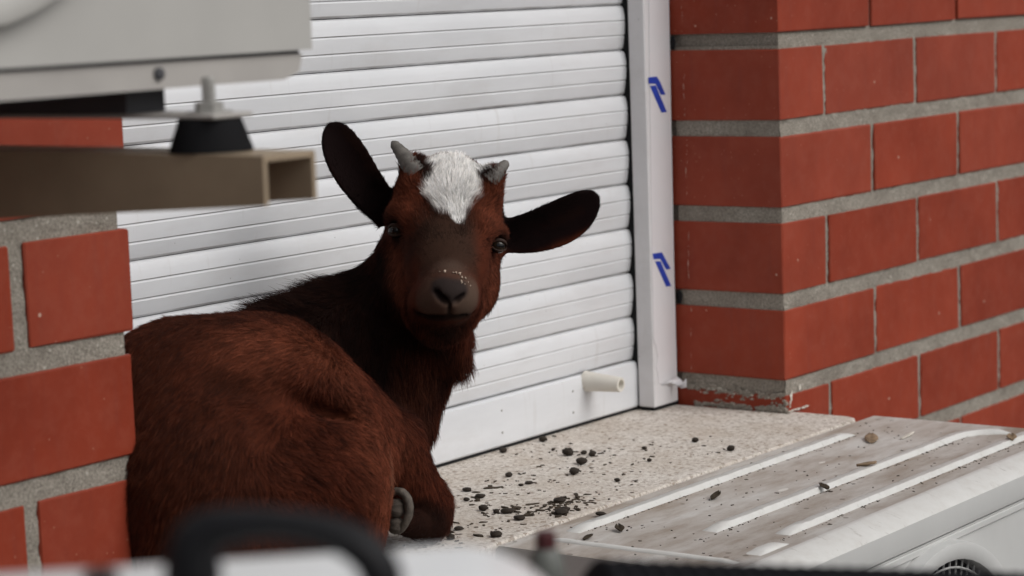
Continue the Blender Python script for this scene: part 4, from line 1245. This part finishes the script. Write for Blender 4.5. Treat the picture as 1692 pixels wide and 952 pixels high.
# ---- eyes
def mat_eye():
    k = N('amber_eye', rough=0.10, spec=0.30)
    sx = k.n('ShaderNodeSeparateXYZ'); k.l(k.tc.outputs['Object'], sx.inputs[0])
    px = k.math('DIVIDE', sx.outputs[0], 0.0046); py = k.math('DIVIDE', sx.outputs[1], 0.0018)
    pup = k.math('LESS_THAN', k.math('ADD', k.math('POWER', k.math('ABSOLUTE', px), 3.0), k.math('POWER', k.math('ABSOLUTE', py), 3.0)), 1.0)
    rr = k.math('ADD', k.math('POWER', sx.outputs[0], 2.0), k.math('POWER', sx.outputs[1], 2.0))
    iris = k.math('LESS_THAN', rr, 0.0064 ** 2)
    c = k.mix(iris, (0.006, 0.005, 0.005), (0.024, 0.015, 0.009))
    c = k.mix(pup, c, (0.004, 0.004, 0.005))
    k.color(c)
    return k.m
M['eye'] = mat_eye()
for c, fac in ((EYE_L, -FWD * 0.92 - RIGHT * 0.38), (EYE_R, -FWD * 0.92 + RIGHT * 0.38)):
    mtx = frame((0, 0, 0), fac, (0.99 * RIGHT - 0.15 * UPV))
    bm = bmesh.new(); bmesh.ops.create_uvsphere(bm, u_segments=24, v_segments=16, radius=ER * 0.86)
    e = link('eye', bm_mesh('eye', bm), M['eye'], None, True)
    e.parent = goat
    mtx.translation = Vector(c) - goat_loc
    e.matrix_local = mtx
# ---- eyelids: short thick rims above and below each eyeball
M['lid_skin'] = mat_plain('eyelid_skin', (0.032, 0.017, 0.012), 0.6, 0.2, 0.2, 200)
for c, side in ((EYE_L, -1), (EYE_R, 1)):
    fx = Vector(0.985 * RIGHT - 0.16 * UPV + side * 0.25 * FWD).normalized(); fy = Vector(UPV * 0.985 + RIGHT * 0.16)
    fz = Vector(-FWD + side * 0.30 * RIGHT).normalized()
    for up in (1, -1):
        bm = bmesh.new(); prev = None
        m = 12
        for i in range(m + 1):
            t = math.pi * i / m
            u, v = -math.cos(t) * 0.0080, math.sin(t) * (0.0052 if up > 0 else 0.0050) * up
            rr2 = math.sqrt(max(0.0, (ER * 0.90) ** 2 - u * u * 0.8 - v * v))
            p = Vector(c) + fx * u + fy * v + fz * rr2
            th = (0.0009 + 0.0010 * math.sin(t)) if up > 0 else (0.0008 + 0.0003 * math.sin(t))
            ring = [bm.verts.new(p + (fy * up * math.cos(a_) + fz * math.sin(a_)) * th) for a_ in [k * math.pi / 4 for k in range(8)]]
            if prev:
                for k in range(8): bm.faces.new((prev[k], prev[(k + 1) % 8], ring[(k + 1) % 8], ring[k]))
            prev = ring
        bmesh.ops.recalc_face_normals(bm, faces=bm.faces)
        link('eyelid', bm_mesh('eyelid', bm), M['lid_skin'], goat, True)
# ---- horns
def horn(a, b, c, r0):
    a, b, c = Vector(a), Vector(b), Vector(c)
    bm = bmesh.new(); prev = None
    for i in range(19):
        t = i / 18
        p = a * (1 - t) ** 2 + b * 2 * t * (1 - t) + c * t * t
        tg = ((b - a) * (1 - t) + (c - b) * t).normalized()
        m_ = frame(p, tg, tuple(FWD))
        r = r0 * (1 - 0.68 * t ** 0.85) * (1 + 0.05 * math.sin(i * 2.4)) * (1 if i < 17 else (0.8 if i == 17 else 0.35))
        ring = [bm.verts.new(m_ @ Vector((r * math.cos(k * math.pi / 7), r * math.sin(k * math.pi / 7), 0))) for k in range(14)]
        if prev:
            for k in range(14): bm.faces.new((prev[k], prev[(k + 1) % 14], ring[(k + 1) % 14], ring[k]))
        prev = ring
    bm.faces.new(prev)
    bmesh.ops.recalc_face_normals(bm, faces=bm.faces)
    link('horn', bm_mesh('horn', bm), M['horn'], goat, True)
horn((-0.7256, -0.0104, -0.1071), (-0.7313, -0.003, -0.0926), (-0.7309, 0.0132, -0.0775), 0.0128)
horn((-0.683, -0.0689, -0.1173), (-0.6786, -0.0763, -0.1081), (-0.6672, -0.0785, -0.1007), 0.0112)
# ---- hoof of the folded foreleg, sole turned to the camera
def hoof():
    h_ = empty_part('hoof', goat)
    cy = frame((0, 0, 0), -FWD, tuple(RIGHT))
    def claw(path, rad, mat, sq=0.8):
        bm = bmesh.new(); prev = None
        pts_ = [Vector(p) for p in path]
        n = 24
        for i in range(n + 1):
            f = i / n * (len(pts_) - 1); k = min(int(f), len(pts_) - 2); t = f - k
            p0, p1, p2, p3 = pts_[max(k - 1, 0)], pts_[k], pts_[k + 1], pts_[min(k + 2, len(pts_) - 1)]
            p = 0.5 * ((2 * p1) + (p2 - p0) * t + (2 * p0 - 5 * p1 + 4 * p2 - p3) * t * t + (3 * p1 - p0 - 3 * p2 + p3) * t ** 3)
            tg = (p2 - p1).normalized()
            u = tg.cross(Vector(FWD)).normalized(); w_ = tg.cross(u)
            r = rad * math.sin(math.pi * (0.12 + 0.80 * i / n)) ** 0.6 * (1 + 0.04 * math.sin(i * 2.1))
            ring = [bm.verts.new(p + u * r * sq * math.cos(a_) + w_ * r * math.sin(a_)) for a_ in [q * math.pi / 6 for q in range(12)]]
            if prev:
                for q in range(12): bm.faces.new((prev[q], prev[(q + 1) % 12], ring[(q + 1) % 12], ring[q]))
            else: bm.faces.new(ring)
            prev = ring
        bm.faces.new(prev)
        bmesh.ops.recalc_face_normals(bm, faces=bm.faces)
        link('claw', bm_mesh('claw', bm), mat, h_, True)
    claw(((-0.8314, -0.0491, -0.4022), (-0.8307, -0.0576, -0.3975), (-0.8283, -0.0655, -0.4035), (-0.8286, -0.068, -0.4171), (-0.8313, -0.0636, -0.4297), (-0.8317, -0.0578, -0.4372)), 0.0056, M['hoof'])
    claw(((-0.8307, -0.0527, -0.4066), (-0.8322, -0.0557, -0.4141), (-0.8329, -0.053, -0.4224)), 0.0092, M['pad'], 0.95)
    claw(((-0.8334, -0.0526, -0.4235), (-0.8336, -0.0553, -0.4301), (-0.8328, -0.0528, -0.4375)), 0.0082, M['pad'], 0.95)
    claw(((-0.8299, -0.0434, -0.4054), (-0.8344, -0.0434, -0.4184), (-0.8318, -0.0434, -0.4341)), 0.0056, M['pad'], 0.9)
hoof()


# ------------------------------------------------------------------ droppings and litter on the sill
pell = []
for i in range(4):
    bm = bmesh.new()
    bmesh.ops.create_icosphere(bm, subdivisions=2, radius=1.0)
    off = Vector((i * 7.3, i * 2.1, 5.0))
    for v in bm.verts:
        v.co *= 1 + 0.28 * noise.fractal(v.co * 1.3 + off, 1.0, 2.0, 3)
        v.co.z *= 0.82
    me = bm_mesh('dropping', bm); me.materials.append(M['pellet']); me.shade_smooth()
    pell.append(me)
spots = [(-0.2852, 0.165, -0.464), (-0.3599, 0.1677, -0.464), (-0.3419, 0.0895, -0.464), (-0.3281, 0.0772, -0.464), (-0.3327, 0.0624, -0.464), (-0.3757, 0.048, -0.464), (-0.4265, 0.0228, -0.464), (-0.4693, 0.0802, -0.464), (-0.4379, -0.0411, -0.464),
         (-0.5516, 0.0753, -0.464), (-0.5727, 0.0426, -0.464), (-0.5911, 0.0462, -0.464), (-0.6209, 0.0019, -0.464), (-0.6242, -0.0167, -0.464), (-0.6191, -0.0267, -0.464), (-0.2109, 0.0008, -0.464), (-0.2368, -0.0628, -0.464), (-0.3307, -0.013, -0.464),
         (-0.2737, 0.0303, -0.464), (-0.5517, -0.0451, -0.464), (-0.5879, -0.0756, -0.464), (-0.5983, -0.0799, -0.464), (-0.6383, -0.0566, -0.464), (-0.7102, -0.0801, -0.464), (-0.5848, -0.1188, -0.464), (-0.704, -0.0293, -0.464), (-0.3258, 0.1218, -0.464), (-0.4911, 0.0377, -0.464), (-0.5027, 0.0398, -0.464), (-0.7413, -0.0481, -0.464)]
sizes = [15, 13, 20, 11, 14, 17, 17, 12, 9, 15, 16, 9, 14, 10, 18, 13, 14, 9, 9, 18, 18, 20, 17, 20, 14, 13, 7, 12, 9, 13]
DROP_LABELS = {
    0: 'dark goat dropping touching the foot of the shutter, right one of two there',
    1: 'dark goat dropping close to the foot of the shutter, left one of two there',
    2: 'large lumpy goat dropping, the biggest in the upper cluster on the sill',
    3: 'small round goat dropping just right of the biggest lumpy one',
    4: 'oval goat dropping at the right end of the upper cluster',
    5: 'goat dropping just below the upper cluster of droppings on the sill',
    6: 'flat oval goat dropping lowest below the upper cluster on the sill',
    8: 'lone little goat dropping between the upper cluster and the metal lid',
    15: 'dark goat dropping near the right corner pier, left one of two there',
    16: 'dark goat dropping near the right corner pier, closest to the metal lid',
    19: 'flattened goat dropping at the top of the smeared dark clump',
    20: 'flattened goat dropping in the middle of the smeared dark clump',
    21: 'flattened goat dropping at the bottom of the smeared dark clump',
    23: 'wide flat goat dropping low on the sill above the white case',
    24: 'flat dark dropping right at the edge of the metal lid',
    25: 'goat dropping beside the folded knee of the goat',
    29: 'goat dropping half under the folded knee of the goat',
}
for i, (p, s) in enumerate(zip(spots, sizes)):
    o = bpy.data.objects.new('dropping', pell[i % 4])
    r = s * 0.5 * 0.00066
    flat = 0.55 if i in (9, 10, 14, 19, 20, 21, 22, 23, 24, 25, 27, 28) else 0.85
    o.scale = (r * random.uniform(1.0, 1.3), r * random.uniform(0.85, 1.1), r * flat)
    o.rotation_euler = (0, 0, random.uniform(0, 6.28))
    o.location = (p[0], p[1], SILL + r * flat * 0.80)
    col.objects.link(o)
    tag(o, DROP_LABELS.get(i, 'small dark goat dropping in the scatter on the middle of the speckled sill'), 'dropping', 'droppings scattered over the sill')

bm = bmesh.new()
def flake(bm, x, y, z, s):
    a = random.uniform(0, 6.28); el = random.uniform(1.2, 3.0)
    ca, sa = math.cos(a), math.sin(a)
    n = 6
    top = []
    for k in range(n):
        t = 2 * math.pi * k / n
        u, v = math.cos(t) * s * el * random.uniform(0.6, 1.1), math.sin(t) * s * random.uniform(0.6, 1.1)
        top.append(bm.verts.new((x + u * ca - v * sa, y + u * sa + v * ca, z + s * random.uniform(0.25, 0.8))))
    bot = [bm.verts.new((v.co.x, v.co.y, z - 0.0002)) for v in top]
    bm.faces.new(top)
    for k in range(n): bm.faces.new((bot[k], bot[(k + 1) % n], top[(k + 1) % n], top[k]))
for i in range(260):
    t = random.random()
    c = random.choice(spots)
    x, y = c[0] + random.gauss(0, 0.035), c[1] + random.gauss(0, 0.020)
    if -0.80 < x < 0.0 and -0.088 < y < 0.175: flake(bm, x, y, SILL, random.uniform(0.0005, 0.0019))
for i in range(80):
    x, y = (-0.5638, -0.0535, -0.464)[0] + random.gauss(0, 0.03), (-0.5638, -0.0535, -0.464)[1] + random.gauss(0, 0.012)
    if y > -0.088: flake(bm, x, y, SILL, random.uniform(0.0006, 0.0026))
for i in range(40):
    c = random.choice(spots[9:15] + spots[19:26])
    x, y = c[0] + random.gauss(0, 0.016), c[1] + random.gauss(0, 0.010)
    if -0.085 < y < 0.17: flake(bm, x, y, SILL, random.uniform(0.0018, 0.0036))
bmesh.ops.recalc_face_normals(bm, faces=bm.faces)
o = link('litter', bm_mesh('litter', bm), M['litter'])
tag(o, 'dark crumbs and straw bits strewn on the sill around the droppings', kind='stuff')

bm = bmesh.new()
for i in range(170):
    x, y = random.uniform(AX0 + 0.03, AX1 - 0.02), random.uniform(-0.345, -0.115)
    flake(bm, x, y, TOP, random.uniform(0.0004, 0.0013))
for yc in (-0.132, -0.250, -0.319):          # grime caught along the steep side of each rib
    for i in range(110):
        flake(bm, random.uniform(-0.64, -0.09 if yc > -0.2 else -0.02), yc - 0.0098 - abs(random.gauss(0, 0.0022)), TOP, random.uniform(0.0003, 0.0010))
bmesh.ops.recalc_face_normals(bm, faces=bm.faces)
o = link('litter', bm_mesh('litter', bm), M['litter'])
tag(o, 'fine dark crumbs scattered over the ribbed lid', kind='stuff')

def curl(name, p, length, width, ang, mat, label, cat, lift=0.004):
    """a curled dry leaf scrap"""
    bm = bmesh.new()
    ca, sa = math.cos(ang), math.sin(ang)
    n = 7
    g = []
    for i in range(n + 1):
        u = (i / n - 0.5) * length
        wv = width * math.sin(math.pi * (0.12 + 0.8 * i / n))
        row = []
        for j in range(4):
            v = (j / 3 - 0.5) * wv
            z = 0.0006 + lift * (abs(j / 3 - 0.5) * 1.6) ** 2 + lift * 0.7 * (i / n) ** 2 + random.uniform(0, 0.0006)
            row.append(bm.verts.new((u * ca - v * sa, u * sa + v * ca, z)))
        g.append(row)
    for i in range(n):
        for j in range(3): bm.faces.new((g[i][j], g[i + 1][j], g[i + 1][j + 1], g[i][j + 1]))
    o = link(name, bm_mesh(name, bm), mat, None, True)
    md = o.modifiers.new('thick', 'SOLIDIFY'); md.thickness = 0.0007; md.offset = 1
    o.location = p
    return tag(o, label, cat)
curl('dry_leaf', (-0.4579, -0.1768, -0.4655), 0.024, 0.009, 0.2, M['litter'], 'dark curled scrap beside the first rib of the lid', 'leaf')
curl('dry_leaf', (-0.379, -0.2605, -0.463), 0.016, 0.009, 1.1, M['litter'], 'short black scrap lying on the second rib of the lid', 'leaf')
curl('dry_leaf', (-0.2608, -0.2477, -0.462), 0.022, 0.010, -0.9, M['straw'], 'brown and white leaf bit on the second rib near its middle', 'leaf')
curl('dry_leaf', (-0.0522, -0.3221, -0.462), 0.020, 0.012, 0.5, M['straw'], 'brown scrap at the right end of the third rib', 'leaf')
curl('dry_leaf', (-0.1038, -0.1713, -0.4655), 0.050, 0.016, 0.5, M['straw'], 'long brown dry patch of leaf behind the end of the first rib', 'leaf', 0.002)
curl('dry_leaf', (-0.6296, -0.171, -0.4655), 0.016, 0.010, 0.8, M['litter'], 'black scrap at the left end of the first rib', 'leaf')
curl('dry_leaf', (-0.672, -0.1625, -0.4655), 0.018, 0.007, 0.1, M['litter'], 'thin dark scrap near the left edge of the lid', 'leaf', 0.002)
curl('paper_scrap', (-0.0695, -0.2002, -0.4655), 0.040, 0.006, 0.1, M['pale'], 'thin white scrap lying behind the second rib', 'paper scrap', 0.001)

# ------------------------------------------------------------------ out-of-focus things on the near ledge
LZ = -0.285
ledge = empty('balcony_ledge', (-1.78, -0.96, LZ - 0.3), 'grey concrete balcony ledge below the near white case', 'ledge')
rt = Vector((0.5877, -0.8083, 0)).normalized(); fw = Vector((rt.y * -1, rt.x, 0))
lm = Matrix((rt, fw, (0, 0, 1))).transposed().to_4x4(); lm.translation = (-1.80, -0.965, LZ)
bm = bmesh.new(); bm_box(bm, (-0.75, -0.36, -0.12), (0.95, 0.36, 0.0), 0.006, 2); bm.transform(lm)
link('ledge_slab', bm_mesh('ledge_slab', bm), M['ledge'], ledge)
bm = bmesh.new(); bm_box(bm, (-0.73, -0.10, -3.915), (0.93, 0.10, -0.1205)); bm.transform(lm)
link('ledge_wall', bm_mesh('ledge_wall', bm), M['ledge'], ledge)

case_c = Vector((-1.9444, -0.8868, -0.1369)); 
tc = empty('tool_case', (case_c.x, case_c.y, LZ), 'blurred white plastic case with a black arched carrying handle in front', 'case')
bm = bmesh.new()
bm_box(bm, (-0.150, -0.075, LZ), (0.127, 0.075, -0.1400), 0.045, 8)
for v in bm.verts:
    f = max(0.0, (v.co.z - LZ) / (-0.1425 - LZ))
    crown = 0.006 * f * (1 - ((v.co.x - 0.055) / (0.075 if v.co.x > 0.055 else 0.16)) ** 2)
    v.co.z += crown - 0.002 * f
cm = Matrix((rt, fw, (0, 0, 1))).transposed().to_4x4(); cm.translation = (case_c.x, case_c.y, 0)
bm.transform(cm)
o = link('case_shell', bm_mesh('case_shell', bm), M['white_case'], tc, True)
box_lat = [(-0.06, -0.077), (0.05, -0.077)]
for bx, by in box_lat:
    bm = bmesh.new(); bm_box(bm, (bx - 0.012, by - 0.004, -0.19), (bx + 0.012, by + 0.004, -0.155), 0.002, 2); bm.transform(cm)
    link('latch', bm_mesh('latch', bm), M['strap'], tc)
cq = Vector((-1.9852, -0.8638, -0.1298))
lathe('knob', [(0.0065, -0.03), (0.0065, 0.0), (0.004, 0.0012)], Matrix.Translation(cq), M['strap'], tc, 16)
# arched strap handle
path = [Vector(p) for p in ((-1.9956, -0.9176, -0.1288), (-1.9945, -0.9172, -0.1199), (-1.9927, -0.9174, -0.109), (-1.9888, -0.9221, -0.1066), (-1.9818, -0.9314, -0.1054), (-1.9731, -0.9435, -0.1064), (-1.9655, -0.9545, -0.1096), (-1.96, -0.9631, -0.1149), (-1.9578, -0.9676, -0.1221), (-1.9578, -0.9697, -0.132))]
wid = [0.0170, 0.0170, 0.0155, 0.0125, 0.0092, 0.0085, 0.0098, 0.0120, 0.0125, 0.0125]
bm = bmesh.new()
prev = None
view = Vector((0.80, 0.587, -0.123))
for i, p in enumerate(path):
    tng = (path[min(i + 1, len(path) - 1)] - path[max(i - 1, 0)]).normalized()
    nrm = tng.cross(view).normalized()
    dep = tng.cross(nrm).normalized()
    ring = [bm.verts.new(p + nrm * wid[i] * math.cos(t) * 0.62 + dep * 0.009 * math.sin(t)) for t in [k * math.pi / 6 for k in range(12)]]
    if prev:
        for k in range(12): bm.faces.new((prev[k], prev[(k + 1) % 12], ring[(k + 1) % 12], ring[k]))
    else: bm.faces.new(ring)
    prev = ring
bm.faces.new(prev)
bmesh.ops.recalc_face_normals(bm, faces=bm.faces)
o = link('carry_handle', bm_mesh('carry_handle', bm), M['strap'], tc, True)
md = o.modifiers.new('soft', 'SUBSURF'); md.levels = 1; md.render_levels = 1

bp = (-1.5901, -0.7709, -0.2055)
bot = empty('bottle', (bp[0], bp[1], LZ), 'small grey bottle with a dark red cap, blurred beside the white case', 'bottle')
h = bp[2] - LZ
lathe('bottle_body', [(0.009, 0.0), (0.0098, 0.003), (0.0092, h - 0.020), (0.0080, h - 0.012), (0.0055, h - 0.0085)], Matrix.Translation((bp[0], bp[1], LZ)), M['grey'], bot, 20)
lathe('bottle_cap', [(0.0054, h - 0.0084), (0.0054, h - 0.001), (0.0044, h)], Matrix.Translation((bp[0], bp[1], LZ)), M['cap'], bot, 16)

# corrugated black conduit along the ledge
ha, hb = Vector((-1.6344, -0.8294, -0.204)), Vector((-1.4204, -0.9757, -0.2414))
R0 = 0.031
ha.z -= R0; hb.z -= R0
L_ = (hb - ha).length
prof = []
nrib = 30
for i in range(nrib):
    z = L_ * i / nrib
    prof += [(R0 - 0.0035, z), (R0 - 0.0005, z + L_ / nrib * 0.28), (R0, z + L_ / nrib * 0.5), (R0 - 0.0005, z + L_ / nrib * 0.72)]
prof.append((R0 - 0.0035, L_))
hose = lathe('corrugated_hose', prof, frame(ha, hb - ha), M['hose'], None, 28)
tag(hose, 'blurred black corrugated hose lying across the bottom right corner', 'hose')
